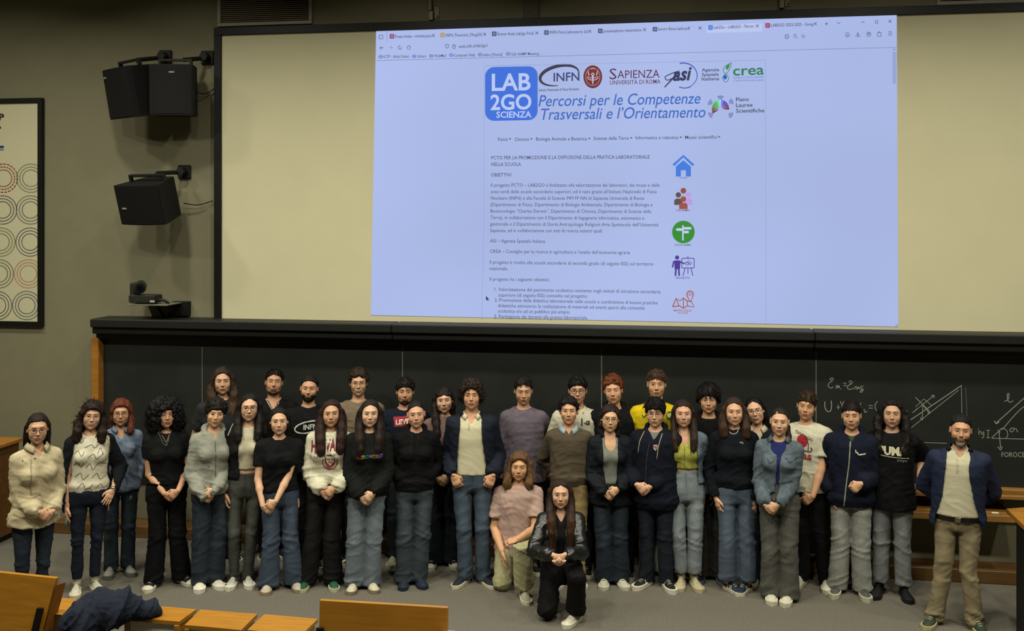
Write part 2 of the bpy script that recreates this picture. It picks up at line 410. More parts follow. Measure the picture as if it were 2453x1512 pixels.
def make_hair(h,seed):
    st=h['st']; res=h.get('res',.0073); zlo=-.13
    L=h.get('len',0)
    sides={}
    if L:
        for s in (-1,1):
            w=h.get('front',2); isf = w==2 or w==s
            o=h.get('out',0.0); y1=h.get('yf',-.095)
            if isf: pts=[(s*.050,.010,.085),(s*.080,.002,.020),(s*(.087+o),-.002,-.06),(s*(.088+o),-.045,-.14),(s*(.086+o),y1,-.22),(s*(.080+o*.6),y1-.025,-.30),(s*(.074+o*.4),y1-.03,-.60)]
            else: pts=[(s*.045,.015,.080),(s*.068,.022,.020),(s*.070,.030,-.06),(s*.068,.050,-.14),(s*.07,.075,-.22),(s*.07,.085,-.30),(s*.06,.085,-.60)]
            q=[pts[0]]
            for a,b in zip(pts,pts[1:]):
                if b[2]>-L: q.append(b)
                else:
                    t=(a[2]+L)/(a[2]-b[2]); q.append(tuple(a[i]+(b[i]-a[i])*t for i in range(3))); break
            tw=h.get('thick',1)
            r=np.interp([c[2] for c in q],[-.6,-.3,-.2,-.05,.05,.1],[.012*tw,.027*tw,.032*tw,.030*tw,.024,.02])
            sides[s]=(q,list(r))
        zlo=-L-.04
    def fn(X,Y,Z):
        f=hair_cap(X,Y,Z,h)
        if L:
            for s in (-1,1):
                q,r=sides[s]; g=chain(X,Y,Z,q,r,.02,flat=(1.0,1.25,1)); f=smin(f,g,.015)
            bl=min(L,.42)
            f=smin(f,ell(X,Y,Z,(0,.062,(.05-bl)/2),(.078+h.get('vol',.012)*.5,.045,(bl+.05)/2+.02)),.03)
            # keep the face free
            zz=[a for a,b in h['open']]; ww=[b for a,b in h['open']]
            w=np.interp(Z.ravel(),zz,ww).reshape(Z.shape).astype(f32)
            cut=smax(np.abs(X)-w, Y-.002, .008); cut=smax(cut,(-.15)-Z,.02); f=smax(f,-cut,.005)
        if st=='afro':
            R=h.get('R',.15); f=smin(f,ell(X,Y,Z,(0,.040,.00),(R,.125,.155)),.02); f=smin(f,ell(X,Y,Z,(0,.055,-.10),(R*1.04,.10,.11)),.03)
            zz=[a for a,b in h['open']]; ww=[b for a,b in h['open']]
            w=np.interp(Z.ravel(),zz,ww).reshape(Z.shape).astype(f32)
            f=smax(f,-smax(np.abs(X)-w,Y+.0,.008),.008)
        if h.get('bun'):
            bx,by,bz,br=h['bun']; f=smin(f,ell(X,Y,Z,(bx,by,bz),(br,br,br)),.008)
        if h.get('tail'):
            f=smin(f,chain(X,Y,Z,h['tail'],h.get('tailr',[.022]*len(h['tail'])),.02),.012)
        return f
    xm=.17 if st=='afro' else .135
    V,Q=mesh_sdf(fn,(-xm,-.18 if L else -.135,min(zlo,-.24 if (st=='afro' or h.get('tail')) else -.12)),(xm,.19,.19),res)
    N=normals(V,Q)
    if st in('straight',):
        d=.0028*noise(V,(75,75,5),seed)+.0035*noise(V,(38,38,4),seed+3)+.003*noise(V,(14,14,9),seed+5)
    elif st=='wavy':
        d=.003*noise(V,(80,80,12),seed)+.009*noise(V,(28,28,18),seed+3)+.004*ridge(V,(55,55,20),seed+4)
    elif st in('curly','afro'):
        d=(.014 if st=='afro' else .010)*ridge(V,(38,38,38),seed)+.006*noise(V,(85,85,85),seed+1)
    else:  # short tufts
        d=.0045*ridge(V,(45,28,30),seed)+.0035*noise(V,(110,50,60),seed+1)
    V=V+N*(d*h.get('amp',1))[:,None]
    parts=[(V,Q.tolist())]
    nc=h.get('curls',0)
    if nc:
        rs=np.random.RandomState(seed+11); ids=rs.choice(len(V),nc)
        for i in ids:
            p=V[i]; n=N[i]
            if p[1]<-.04 and p[2]<.075 and abs(p[0])<.068: continue
            Lc=rs.uniform(.03,.06)*h.get('cl',1); R=rs.uniform(.004,.008); ax=n*.8+np.array([0,0,-.7])+rs.randn(3)*.25; ax/=np.linalg.norm(ax)
            u=np.cross(ax,[0.3,.2,1]); u/=np.linalg.norm(u); v=np.cross(ax,u); k=12; t=np.linspace(0,1,k); ph=rs.uniform(0,6)
            pts=p-n*.006+ax*(t*Lc)[:,None]+R*(np.cos(ph+t*10)[:,None]*u+np.sin(ph+t*10)[:,None]*v)
            tv,tf=tube(pts,np.linspace(.0034,.0014,k),3,False); parts.append((tv,tf))
    nl=h.get('locks',0)
    if nl and L:
        rs=np.random.RandomState(seed+5)
        for i in range(nl):
            s=rs.choice([-1,1]); q,r=sides[s]; q=np.array(q); a=rs.uniform(0,2*PI); k=len(q)
            off=np.array([math.cos(a),math.sin(a)*.8,0]); pts=q+off*(np.array(r)*rs.uniform(.85,1.12))[:,None]
            pts[:,0]+=rs.randn()*.004; pts[-1,2]+=rs.uniform(-.05,.03); pts=np.array(spline(pts[1:],4))
            if st=='wavy': pts[:,0]+=.008*np.sin(pts[:,2]*60+a)
            tv,tf=tube(pts,np.linspace(.0055,.0018,len(pts)),4,False); parts.append((tv,tf))
    nt=h.get('tufts',0)
    if nt:
        rs=np.random.RandomState(seed+5); cand=np.where((V[:,2]>.045)&((V[:,1]<.08)))[0]
        sw=np.array(h.get('sweep',(.4,-.5,.1)))
        for i in rs.choice(cand,nt):
            p=V[i]; n=N[i]; d=n*.45+sw+rs.randn(3)*.18; d/=np.linalg.norm(d); Lc=rs.uniform(.018,.034)*h.get('tl',1); k=5; t=np.linspace(0,1,k)
            pts=p-n*.004+d*(t*Lc)[:,None]+np.array([0,0,-1])*(t**2*Lc*.5)[:,None]+n*(t*(1-t)*Lc*.8)[:,None]
            tv,tf=tube(pts,np.linspace(.0042,.0010,k),4,False); parts.append((tv,tf))
    return parts
OPC=[(-.3,.062),(-.10,.063),(-.03,.069),(.03,.067),(.052,.060),(.068,.045),(.080,.024),(.087,.008),(.092,-.01),(.3,-.01)]   # centre parting
OPW=[(-.3,.070),(-.05,.071),(.02,.069),(.045,.063),(.064,.050),(.074,.028),(.079,-.01),(.3,-.01)]
OPF=[(-.3,.068),(-.05,.068),(.02,.065),(.036,.058),(.048,.045),(.054,.020),(.056,-.01),(.3,-.01)]     # fringe
OPH=[(-.3,.074),(-.02,.074),(.03,.068),(.055,.058),(.068,.042),(.076,.020),(.080,-.01),(.3,-.01)]     # high hairline

# ================================================================== hands (hand space: wrist at origin, fingers -z, palm +y, thumb +x)
def hand_mesh(curl,spread=.02,res=.0051,thumb=0):
    def fn(X,Y,Z):
        f=ell(X,Y,Z,(0,.002,-.048),(.040,.0155,.052)); f=smin(f,ell(X,Y,Z,(-.003,.0,-.075),(.040,.0135,.020)),.01)
        f=smin(f,cap(X,Y,Z,(0,0,.014),(0,0,-.02),.018,.023,flat=(1,1.25,1)),.018)
        for i,(x,l) in enumerate(((-.0295,.060),(-.0100,.073),(.0105,.078),(.0300,.068))):
            p=np.array([x,0.0,-.084]); a=0; seg=[p.copy()]; sx=(i-1.5)*spread
            for k,fr in enumerate((.46,.30,.24)):
                a+=math.radians(curl[k]*(1+.06*(1.5-i))); d=np.array([sx,math.sin(a),-math.cos(a)]); p=p+d*l*fr; seg.append(p.copy())
            seg[0][2]+=.02
            f=smin(f,chain(X,Y,Z,seg,[.0095,.0088,.0080,.0066],.004),.0045)
        tc=thumb
        f=smin(f,chain(X,Y,Z,[(.018,.004,-.018),(.044,.010+tc*.01,-.044),(.056-tc*.012,.018+tc*.014,-.070),(.056-tc*.026,.024+tc*.016,-.092)],[.014,.0125,.0105,.0085],.006),.010)
        return f
    V,Q=mesh_sdf(fn,(-.052,-.03,-.175),(.075,.085,.03),res)
    return V,Q
HANDS={'relax':hand_mesh((14,22,14)),'curl':hand_mesh((42,48,28),.01,thumb=1),'fist':hand_mesh((66,75,45),.0,thumb=1.2),'flat':hand_mesh((4,6,4),.10)}
def frame(z,y):   # matrix with -z axis = z direction given, +y ~ y
    zz=-np.array(z,float); zz/=np.linalg.norm(zz); yy=np.array(y,float); yy-=zz*yy.dot(zz); yy/=np.linalg.norm(yy)+1e-9
    return np.stack([np.cross(yy,zz),yy,zz],1)

def shoe_parts(L=.27,w=1.0,chunky=1.0,high=0.0):
    """shoe space: ankle above origin, toe to -y, floor z=0.  returns upper,sole,laces (V,F)"""
    ts=np.linspace(0,1,13); y=.062-L*ts*1.0
    hw=np.interp(ts,[0,.04,.15,.4,.62,.8,.92,.975,1],[.010,.026,.034,.033,.044,.045,.036,.022,.006])*w
    hz=np.interp(ts,[0,.05,.15,.3,.42,.6,.8,.93,1],[.05+high*.5,.075+high,.088+high,.090+high,.082,.066,.050,.040,.026])
    xc=np.interp(ts,[0,.5,.8,1],[0,0,.003,.006])
    n=10; zs=.018*chunky; V=[];F=[]
    for i in range(13):
        for j in range(n+1):
            a=PI*j/n; c=math.cos(a); s_=math.sin(a)**.75
            narrow=1-.32*s_*(1 if ts[i]<.5 else .55)
            V.append((xc[i]-hw[i]*c*narrow,y[i],zs+(hz[i]-zs)*s_))
    for i in range(12):
        for j in range(n): a=i*(n+1)+j; F.append((a,a+1,a+n+2,a+n+1))
    F.append(tuple(range(n,-1,-1))); F.append(tuple(12*(n+1)+j for j in range(n+1)))
    up=(V,F); V=[];F=[]; m=len(ts)
    e=.004; 
    rim=[(xc[i]-(hw[i]+e),y[i]) for i in range(m)]+[(xc[i]+(hw[i]+e),y[i]) for i in range(m-1,-1,-1)]
    rim[m-1]=(rim[m-1][0],rim[m-1][1]-e); rim[m]=(rim[m][0],rim[m][1]-e); rim[0]=(rim[0][0],rim[0][1]+e); rim[-1]=(rim[-1][0],rim[-1][1]+e)
    k=len(rim); zt=.030*chunky
    for (z,g) in ((0,.94),(.004,1),(zt,1.0),(zt+.002,.93)): V+=[(x*g,yy,z) for x,yy in rim]
    for r in range(3):
        for i in range(k): F.append((r*k+i,r*k+(i+1)%k,(r+1)*k+(i+1)%k,(r+1)*k+i))
    F.append(tuple(range(k-1,-1,-1))); F.append(tuple(range(3*k,4*k)))
    so=(V,F)
    mb=MB()
    for q in range(4):
        t=.38+.085*q; yy=.062-L*t; z=float(np.interp(t,ts,hz))+.002
        mb.tube([(-.017,yy,z-.005),(0,yy-.003,z+.001),(.017,yy,z-.005)],.0027,5)
    mb.tube(spline([(-.03,.062-L*.36,.083+high*.3),(-.016,.062-L*.36,.093),(0,.062-L*.37,.088),(.016,.062-L*.36,.093),(.03,.062-L*.38,.082)],3),.0024,4)
    return up,so,(mb.V,mb.F)
# ================================================================== people
PROF={'m':([.40,.47,.52,.57,.62,.67,.73,.785,.815,.84,.87],
           [.104,.104,.101,.094,.090,.093,.099,.096,.074,.040,.034],
           [.066,.070,.070,.066,.063,.066,.070,.064,.050,.038,.034]),
      'f':([.40,.47,.52,.57,.62,.67,.73,.785,.815,.84,.87],
           [.108,.110,.105,.091,.082,.084,.088,.084,.064,.035,.030],
           [.068,.072,.070,.062,.056,.060,.066,.056,.044,.034,.030])}
LEG={'slim':(.082,.056,.044),'straight':(.088,.068,.066),'wide':(.092,.080,.090),'flare':(.090,.078,.105),'baggy':(.094,.082,.084),'tapered':(.090,.070,.056)}
def mixc(c,d,t): return ''.join('%02x'%int(int(c[i:i+2],16)*(1-t)+int(d[i:i+2],16)*t) for i in (0,2,4))
def skinmat(c): return mat('skin',c,rough=.55,kind='skin',vary=.05,scale=25,bump=.04,spec=.35)
DARK=None
FAB={'tee':(.85,.1,30),'knit':(.95,.25,160),'sweat':(.92,.12,60),'jacket':(.75,.1,30),'denim':(.85,.22,170),'leather':(.32,.2,60),'shirt':(.8,.08,30)}
def fabric(kind,c,name=None):
    r,b,s=FAB[kind]
    if kind=='denim': g='%02x'%int(sum(int(c[i:i+2],16)*w for i,w in ((0,.3),(2,.5),(4,.2)))); c=mixc(c,g*3,.42)
    elif int(c[4:6],16)>int(c[0:2],16)*1.25: g='%02x'%int(sum(int(c[i:i+2],16)*w for i,w in ((0,.3),(2,.5),(4,.2)))); c=mixc(c,g*3,.25)
    return mat(name or kind+'_cloth',c,rough=r,kind='denim' if kind=='denim' else 'plain',vary=.16 if kind=='denim' else .06,scale=s,bump=b,spec=.5 if kind=='leather' else .15,attr=(kind=='denim'))
NP=[0]
def person(sp):
    NP[0]+=1; seed=NP[0]; sex=sp.get('sex','f'); fem=sex=='f'
    fx,fy,hx,top=sp['fx'],sp['fy'],sp['hx'],sp['top']
    base=G(fx,fy); D=(base-CAM).dot(FWD); kneel=sp.get('kneel'); hv=sp.get('hv',.014)
    Ht=CH-(top-HZ)*D/FPX-hv
    H=Ht/.735 if kneel else Ht
    if kneel: H=sp.get('H',H)
    dz=(Ht-H) if kneel else 0.0
    cyaw=math.atan2(CAM.x-base.x,-(CAM.y-base.y)); dy=sp.get('yaw',0)*PI/180; th=cyaw+dy
    lean=(hx-fx)*D/FPX
    sc=H/1.72
    def lx(V):
        V=np.array(V,np.float32).copy(); zz=V[:,2]; V[:,0]+=lean*np.clip(zz/Ht,0,1.05); return V
    def unlean(x,z): return x-lean*z/Ht
    def loc(px,py,y=-.15):     # photo pixel -> local (x,z) at depth y
        d=D+y*math.cos(dy); z=CH-(py-HZ)*d/FPX; x=(px-fx)*d/FPX; x=(x+y*math.sin(dy))/math.cos(dy); return unlean(x,z),z
    prof=PROF[sex]; zs=np.array(prof[0])*H+dz; bw=sp.get('build',1.0)
    A=np.array(prof[1])*H*bw; B=np.array(prof[2])*H*bw
    shw=(.0985 if not fem else .088)*H*sp.get('shw',1)*(.5+.5*bw); zsh=.792*H+dz
    L1,L2=.180*H,.150*H
    # ---- arms
    J={}
    arms=sp.get('arms',('side','side'))
    for s,am in zip((-1,1),arms):
        S=np.array([s*shw,.005,zsh]); d=(0,-.15,-1); pn=(-s,0,0); hp='relax'; pole=np.array([s*.55,.8,0])
        if isinstance(am,str): am=(am,)
        t=am[0]
        if t=='clasp':
            x,z=loc(am[1],am[2],-.19); fr=am[3] if len(am)>3 else 1
            W=np.array([x+s*.055,-.185*sc*sp.get('belly',1)-(.022 if s==fr else 0),z+.028+(.012 if s==fr else -.006)]); d=(-s*.80,-.05,-.55); pn=(0,1,0); hp='curl'; pole=np.array([s*sp.get('pole',.65),.9,-.1])
        elif t=='at':
            y=am[3]; x,z=loc(am[1],am[2],y); W=np.array([x,y,z+.05]); d=am[4] if len(am)>4 else (0,-.2,-1); pn=am[5] if len(am)>5 else (-s,.2,0); hp=am[6] if len(am)>6 else 'relax'; pole=np.array([s*sp.get('pole',.6),.9,0])
        elif t=='kanga': W=np.array([s*.075,-.075*sc,.585*H+dz]); d=(-s*.9,.15,-.2); pn=(0,1,0); hp='fist'; pole=np.array([s*.8,.8,0])
        elif t=='back': W=np.array([s*.05,.155,.545*H+dz]); d=(-s*.8,.1,-.5); pn=(0,1,0); hp='curl'; pole=np.array([s*1,.35,-.1])
        elif t=='pocket': W=np.array([s*(.118*H),-.075,.535*H+dz]); d=(-s*.35,-.28,-.9); pn=(-s*.2,1,0); hp='curl'; pole=np.array([s*.55,.8,0])
        else: W=np.array([s*(shw+.045),-.03,.49*H+dz])
        v=W-S; dist=np.linalg.norm(v)
        if dist>(L1+L2)*.995: v*= (L1+L2)*.995/dist; W=S+v; dist=np.linalg.norm(v)
        a=(L1*L1-L2*L2+dist*dist)/(2*dist); h=math.sqrt(max(0,L1*L1-a*a)); u=v/dist; pole=pole-u*pole.dot(u); pole/=np.linalg.norm(pole)
        E=S+u*a+pole*h
        J[s]=dict(S=S,E=E,W=W,d=d,pn=pn,hp=hp,t=t)
    # ---- legs
    LJ={}
    for s in (-1,1):
        if kneel:
            LJ[s]=[np.array(q) for q in kneel[s]]
        else:
            st=sp.get('stance',.072); LJ[s]=[np.array([s*.052*H,0,.515*H]),np.array([s*(.040*H+st*.15),-.018,.275*H]),np.array([s*st,.012,.05])]
    wf=1.0 if not fem else .92
    # ================= skin
    def torso(X,Y,Z,e,k=1.0,boxy=0,zhem=0,rib=0,bust=1):
        zz=Z.ravel(); a=np.interp(zz,zs,A*k)+e; b=np.interp(zz,zs,B*k)+e
        if boxy:
            ac=(A[6]*k+e)*boxy; bc=(B[6]*k+e)*(.5+.5*boxy); m=zz<zs[6]; a=np.where(m,np.maximum(a,ac),a); b=np.where(m,np.maximum(b,bc),b)
        if rib:
            q=np.clip((zz-zhem)/.05,0,1); a=a*(.93+.07*q)+.012*np.exp(-((zz-zhem-.07)/.03)**2); b=b*(.93+.07*q)+.012*np.exp(-((zz-zhem-.07)/.03)**2)
        a=a.reshape(1,1,-1).astype(f32); b=b.reshape(1,1,-1).astype(f32)
        f=(np.sqrt((X/a)**2+((Y)/b)**2)-1)*np.minimum(a,b)*1.05
        for s in (-1,1): f=smin(f,cap(X,Y,Z,(s*.022*H,.014,.826*H+dz),(s*shw*.92,.005,zsh),.026*H*wf+e*.5,.027*H*wf+e*.6),.022)
        f=smax(f,Z-(.845*H+dz),.02)
        if fem and bust:
            for s in (-1,1): f=smin(f,ell(X,Y,Z,(s*.040*H,-.046*H-e*.5,.722*H+dz),(.036*H+e*.5,.034*H+e*.5,.036*H+e*.5)),.03)
        return f
    hs=sp.get('hs',1.0)*.985*(H/1.72)**.4
    hp=dict(sp.get('face',{})); hp['fem']=fem
    Vh,Qh,hparts,_=make_head(hp,1)
    hy,hpit,hro=[math.radians(a) for a in sp.get('head',(0,0,0))]
    hy=-hy
    R=Matrix.Rotation(hy,4,'Z')@Matrix.Rotation(hpit,4,'X')@Matrix.Rotation(hro,4,'Y')
    piv=Vector((0,.02,-.085)); yc=-.020
    HM=Matrix.Translation((0,yc+.02*hs,Ht-.115*hs-.085*hs))@R@Matrix.Scale(hs,4)@Matrix.Translation(-piv)
    Hn=np.array(HM)
    def tf(V,M=Hn): V=np.asarray(V,float); return V@M[:3,:3].T+M[:3,3]
    nk=np.array([0,yc+.03,Ht-.115*hs-.115*hs])
    sleeve=min([l.get('sl','long')!='long' for l in sp['tops']]) if sp['tops'] else True
    def bodyf(X,Y,Z):
        f=torso(X,Y,Z,-.004,k=.95,bust=1)
        f=smin(f,cap(X,Y,Z,(0,.018,.80*H+dz),tuple(nk),.038*H*wf*.92,.0300*H*wf),.03)
        for s in (-1,1):
            j=J[s]; S,E,Wr=j['S'],j['E'],j['W']; M=E+(Wr-E)*.35
            f=smin(f,chain(X,Y,Z,[S,E,M,Wr],[.0275*H*wf,.0215*H*wf,.0225*H*wf,.0150*H*wf],.012),.02)
        f=smax(f,(min(.57,sp.get('waist',.6)-.01)*H+dz)-Z-0*X-1e3*((np.abs(X)>A[3]*1.0)|(Y<-.13)|(Y>.13)),.001)
        return f
    allp=[J[s][q] for s in (-1,1) for q in('S','E','W')]
    lo=np.minimum(np.min(allp,0)-.05,[-A.max(),-B.max()-.06,.53*H+dz]); hi=np.maximum(np.max(allp,0)+.06,[A.max(),B.max()+.02,nk[2]+.04])
    res=(.0108 if sleeve else .0150)*(1.15 if sp.get('rear') else 1)
    Vb,Qb=mesh_sdf(bodyf,lo,hi,res)
    parts=[(Vb,Qb.tolist(),0)]+[(tf(v),f,m) for v,f,m in hparts]
    for s in (-1,1):
        j=J[s]; V,Q=HANDS[j['hp']]; V=V.copy(); Qq=Q
        if s==1: V[:,0]*=-1; Qq=Q[:,::-1]
        Fm=frame(j['d'],j['pn']); kk=(1.0 if not fem else .92)*(H/1.74)
        parts.append(((V*kk)@Fm.T+j['W'],Qq.tolist(),0))
    VV=[];FF=[];MI=[];n=0
    for v,f,m in parts:
        VV.append(np.asarray(v,float)); FF+= [tuple(i+n for i in q) for q in f]; MI+=[m]*len(f); n+=len(v)
    sk=mixc(sp.get('skin','c89a78'),'cca684',.38); sl=lin(sk); hc=sp['hair']['col']; bc=sp.get('browc',hc)
    lipc=sp.get('lip', None)
    if lipc is None:
        r,g,b=int(sk[0:2],16),int(sk[2:4],16),int(sk[4:6],16); lipc='%02x%02x%02x'%(int(r*.86),int(g*.69),int(b*.70))
    ms=[skinmat(sk),mat('eye_white','b8b2a6',rough=.3,kind='flat'),mat('iris',sp.get('iris','2a1c12'),rough=.2,kind='flat',spec=.6),mat('brow_hair',bc,rough=.9,kind='flat'),
        mat('lip',lipc,rough=.45,kind='flat'),mat('teeth','aaa496',rough=.3,kind='flat'),mat('nostril','4a2a1e',rough=.9,kind='flat')]
    root=build('person',lx(np.concatenate(VV)),FF,None,None,True,mi=MI,mats=ms)
    root.location=base; root.rotation_euler=(0,0,th)
    tag(root,sp['label'],'person','group photo of people in front of the blackboard')
    def kid(name,V,F,m,parent=None,smooth=True,wear=None,label=None,mi=None,mats=None):
        o=build(name,lx(V),F,m,parent or root,smooth,wear=wear,mi=mi,mats=mats)
        if label: o['label']=label
        return o
    # ================= hair
    hd=sp['hair']; hp_=make_hair(dict(hd,res=.0082) if (sp.get('rear') or hd['st']=='afro') else hd,seed)
    hz=np.concatenate([np.asarray(v)[:,2] for v,f in hp_]); tt=np.clip((-hz-.03)/.22,0,1)[:,None]; hw=1+(np.array(hd.get('tip',(1.15,1.1,1.0)))-1)*tt
    V=[];F=[];n=0
    for v,f in hp_: V.append(tf(v)); F+=[tuple(i+n for i in q) for q in f]; n+=len(v)
    kid('hair',np.concatenate(V),F,mat('hair',mixc(hd['col'],'000000',.15),rough=.6,kind='hair',vary=.42,scale=260,bump=.7,spec=.2,attr=True),wear=hw)
    if sp.get('beard'):
        bd=sp['beard']; N=normals(Vh,Qh); x,y,z=np.abs(Vh[:,0]),Vh[:,1],Vh[:,2]
        m=(z<np.interp(y,[-.10,-.05,-.01,.03],[-.042,-.052,-.028,.0]))&(y<.012)&(z>-.122)&(y<.0+(-z-.0)*.3)
        m&=~((x<.024)&(z>-.072)&(z<-.052)&(y<-.06))
        if bd.get('goatee'): m&=(x<.030)|(z<-.085)
        fm=m[Qh].all(1); q=Qh[fm]; ids,inv=np.unique(q,return_inverse=True); inv=inv.reshape(q.shape)
        v=Vh[ids]+N[ids]*(bd.get('t',.003)+.0018*noise(Vh[ids],(160,160,160),seed))[:,None]
        if bd.get('two'):
            ch=(v[:,2]<-.074)&(np.abs(v[:,0])<.034); v=v.copy(); v[ch]+=N[ids][ch]*.005; fz=ch[inv].all(1)
            kid('beard',tf(v),inv,None,mats=[mat('beard_hair',bd['col'],rough=.9,kind='hair',vary=.4,scale=200),mat('beard_hair_grey',bd['two'],rough=.9,kind='hair',vary=.3,scale=200)],mi=fz.astype(int))
        else: kid('beard',tf(v),inv,mat('beard_hair',bd['col'],rough=.9,kind='hair',vary=.35,scale=200,bump=.3))
    if sp.get('glasses'):
        g=sp['glasses']; mb=MB(); gw,gh=g.get('w',.0235),g.get('h',.0195); y0=-.094; rr=g.get('r',.0018)
        for s in (-1,1):
            pts=[]
            for i in range(25):
                a=2*PI*i/24; c,sn=math.cos(a),math.sin(a); pw=g.get('sq',.8)
                pts.append((s*.0325+gw*math.copysign(abs(c)**pw,c),y0+.006*abs((s*.0325+gw*c)/.05)**2,.004+gh*math.copysign(abs(sn)**pw,sn)))
            mb.tube(pts,rr,5,cap=False)
            mb.tube([(s*.056,y0+.008,.010),(s*.070,-.070,.011),(s*.080,.0,.010)],rr*.9,4)
        mb.tube([(-.010,y0-.002,.008),(0,y0-.005,.010),(.010,y0-.002,.008)],rr*.9,4)
        go=kid('glasses',tf(mb.V),mb.F,mat('glasses_frame',g.get('col','2a1a12'),rough=.3,kind='flat',spec=.5))
    if sp.get('earring'):
        mb=MB()
        for s in (-1,1):
            r=sp['earring']; mb.tube([(s*.083+0*a,.002+r*math.sin(a),-.036-r+r*math.cos(a)) for a in np.linspace(0,2*PI,13)],.0013,4,cap=False)
        kid('earrings',tf(mb.V),mb.F,mat('silver','b8b4a4',rough=.3,metal=1,kind='flat'))
    # ================= trousers
    tr=sp['legs']; lr=[v*sc for v in LEG[tr['fit']]]
    lr=[v*(1 if sex=='m' or tr['fit'] in('flare','wide') else .97) for v in lr]
    wz=sp.get('waist',.595)*H+dz; hemz=tr.get('hem',.035)
    def trf(X,Y,Z):
        zz=Z.ravel(); tp_=np.clip((zz/H-.455)/.09,0,1) if not kneel else 1; a=(np.interp(zz,zs,A)+.002)*(.84+.16*tp_); b=(np.interp(zz,zs,B)+.003)*(.74+.26*tp_)
        a=a.reshape(1,1,-1).astype(f32); b=b.reshape(1,1,-1).astype(f32)
        f=(np.sqrt((X/a)**2+(Y/b)**2)-1)*b*1.05
        if kneel: f=smax(f,(.47*H+dz)-Z,.03)
        else: f=smax(f,(.462*H)-Z,.04)
        g=None
        for s in (-1,1):
            h_,k_,a_=LJ[s]; mid=h_+(k_-h_)*.35
            c=chain(X,Y,Z,[h_-np.array([0,0,.0]),mid,k_,a_+(a_-k_)*(.25 if not kneel else .05)],[lr[0]*.82,lr[0]*.93,lr[1],lr[2]*(1.06 if not kneel else 1)],.012)
            if kneel:
                dd=(a_-k_)/np.linalg.norm(a_-k_); e=a_-dd*.03; c=smax(c,(X-e[0])*dd[0]+(Y-e[1])*dd[1]+(Z-e[2])*dd[2],.004)
                c=smax(c,.004-Z,.01)
            g=c if g is None else smin(g,c,.010)
        if not kneel: g=smax(g,hemz-Z,.004)
        f=smin(f,g,.035)
        return smax(f,Z-wz,.004)
    pts=[q for s in (-1,1) for q in LJ[s]]
    lo=np.minimum(np.min(pts,0)-lr[2]*1.4-.03,[-A.max()-.03,-B.max()-.04,0]); hi=np.maximum(np.max(pts,0)+lr[2]*1.3+.03,[A.max()+.03,B.max()+.04,wz+.01])
    lo[2]=0.0 if kneel else hemz-.01; lo[0]=min(lo[0],LJ[-1][0][0]-lr[0]-.03); hi[0]=max(hi[0],LJ[1][0][0]+lr[0]+.03)
    V,Q=mesh_sdf(trf,lo,hi,sp.get('tres',.0122)*(1 if not sp.get('rear') else 1.45))
    N=normals(V,Q); rk=np.exp(-((V[:,2]-.27*H)/(.10))**2)+1.1*np.exp(-((V[:,2]-.07)/(.09))**2)+.5*np.exp(-((V[:,2]-.47*H)/.06)**2)
    d=.0045*noise(V,(9,9,6),seed)+tr.get('wr',1)*((.0055*rk+.0016)*crease(V+np.stack([V[:,2]*.2,0*V[:,0],np.abs(V[:,0])*.35+V[:,0]*.3*math.sin(seed)],1),(5,5,17),seed+2)+.0022*crease(V,(12,9,5),seed+6)+.003*rk*crease(V-np.stack([0*V[:,2],0*V[:,0],V[:,0]*.7],1),(7,7,30),seed+9))
    V=V+N*d[:,None]
    V[:,2]=np.maximum(V[:,2],.004)
    wear=None; fk=tr.get('mat','denim')
    if fk=='denim':
        lxp=np.abs(V[:,0]); fr=np.clip(-N[:,1],0,1); fd=tr.get('fade',.45)
        wv=1+fd*fr*np.exp(-((lxp-.085)/.06)**2)*np.exp(-((V[:,2]-.38*H)/(.16*H))**2)+.16*noise(V,(14,14,9),seed)-.12*np.exp(-(lxp/.02)**2)*fr
        wear=np.repeat(wv[:,None],3,1)
        bvt=None
    tro=kid(tr.get('name','jeans' if fk=='denim' else 'trousers'),V,Q,fabric(fk,tr['col']),wear=wear)
    if not sp.get('rear') and not kneel:
        bv=BVHTree.FromPolygons(V.tolist(),Q.tolist()); mb=MB(); 
        c=tr['col']; sm_=mat('seam_dark',tuple(min(1,max(.02,int(c[i:i+2],16)/255*.72)) for i in (0,2,4)),kind='flat',rough=.9)
        for nm,ps in (('pocket_seam',[(-.060*H,wz-.03),(-.066*H,wz-.06),(-.082*H,wz-.085),(-.100*H,wz-.095)]),('pocket_seam',[(.060*H,wz-.03),(.066*H,wz-.06),(.082*H,wz-.085),(.100*H,wz-.095)]),('fly_seam',[(.0,wz-.02),(.004,wz-.07),(.004,wz-.12),(.0,wz-.145)])):
            v,f=stroke2d(spline(ps,4),.0045); q=project(v,bv,.0012)
            if q is not None: kid(nm,q,f,sm_,tro)
        if tr.get('belt'):
            n=36; zb=wz-.035; Vb_=[];Fb=[]
            for i in range(n):
                a=2*PI*i/n; hit=bv.ray_cast(Vector((.5*math.cos(a),.5*math.sin(a),zb)),Vector((-math.cos(a),-math.sin(a),0)))
                r=.5-(hit[3] if hit[0] else .33)+.005
                for z in (zb-.018,zb+.018): Vb_.append((r*math.cos(a),r*math.sin(a),z))
                Fb.append((2*i,2*((i+1)%n),2*((i+1)%n)+1,2*i+1))
            bo=kid('belt',Vb_,Fb,mat('belt_leather',tr['belt'],rough=.45,kind='flat'),tro)
            h=bv.ray_cast(Vector((.0,-1,zb)),Vector((0,1,0)))
            mb=MB(); mb.box(-.022,.022,h[0].y-.012,h[0].y-.006,zb-.02,zb+.02,.002); kid('buckle',mb.V,mb.F,mat('buckle_metal','a09880',rough=.3,metal=1,kind='flat'),tro,smooth=False)
    # ================= shoes
    sh=sp['shoes']; su,so,sla=shoe_parts(.275 if sex=='m' else .255,w=sh.get('w',1),chunky=sh.get('ch',1),high=sh.get('high',0))
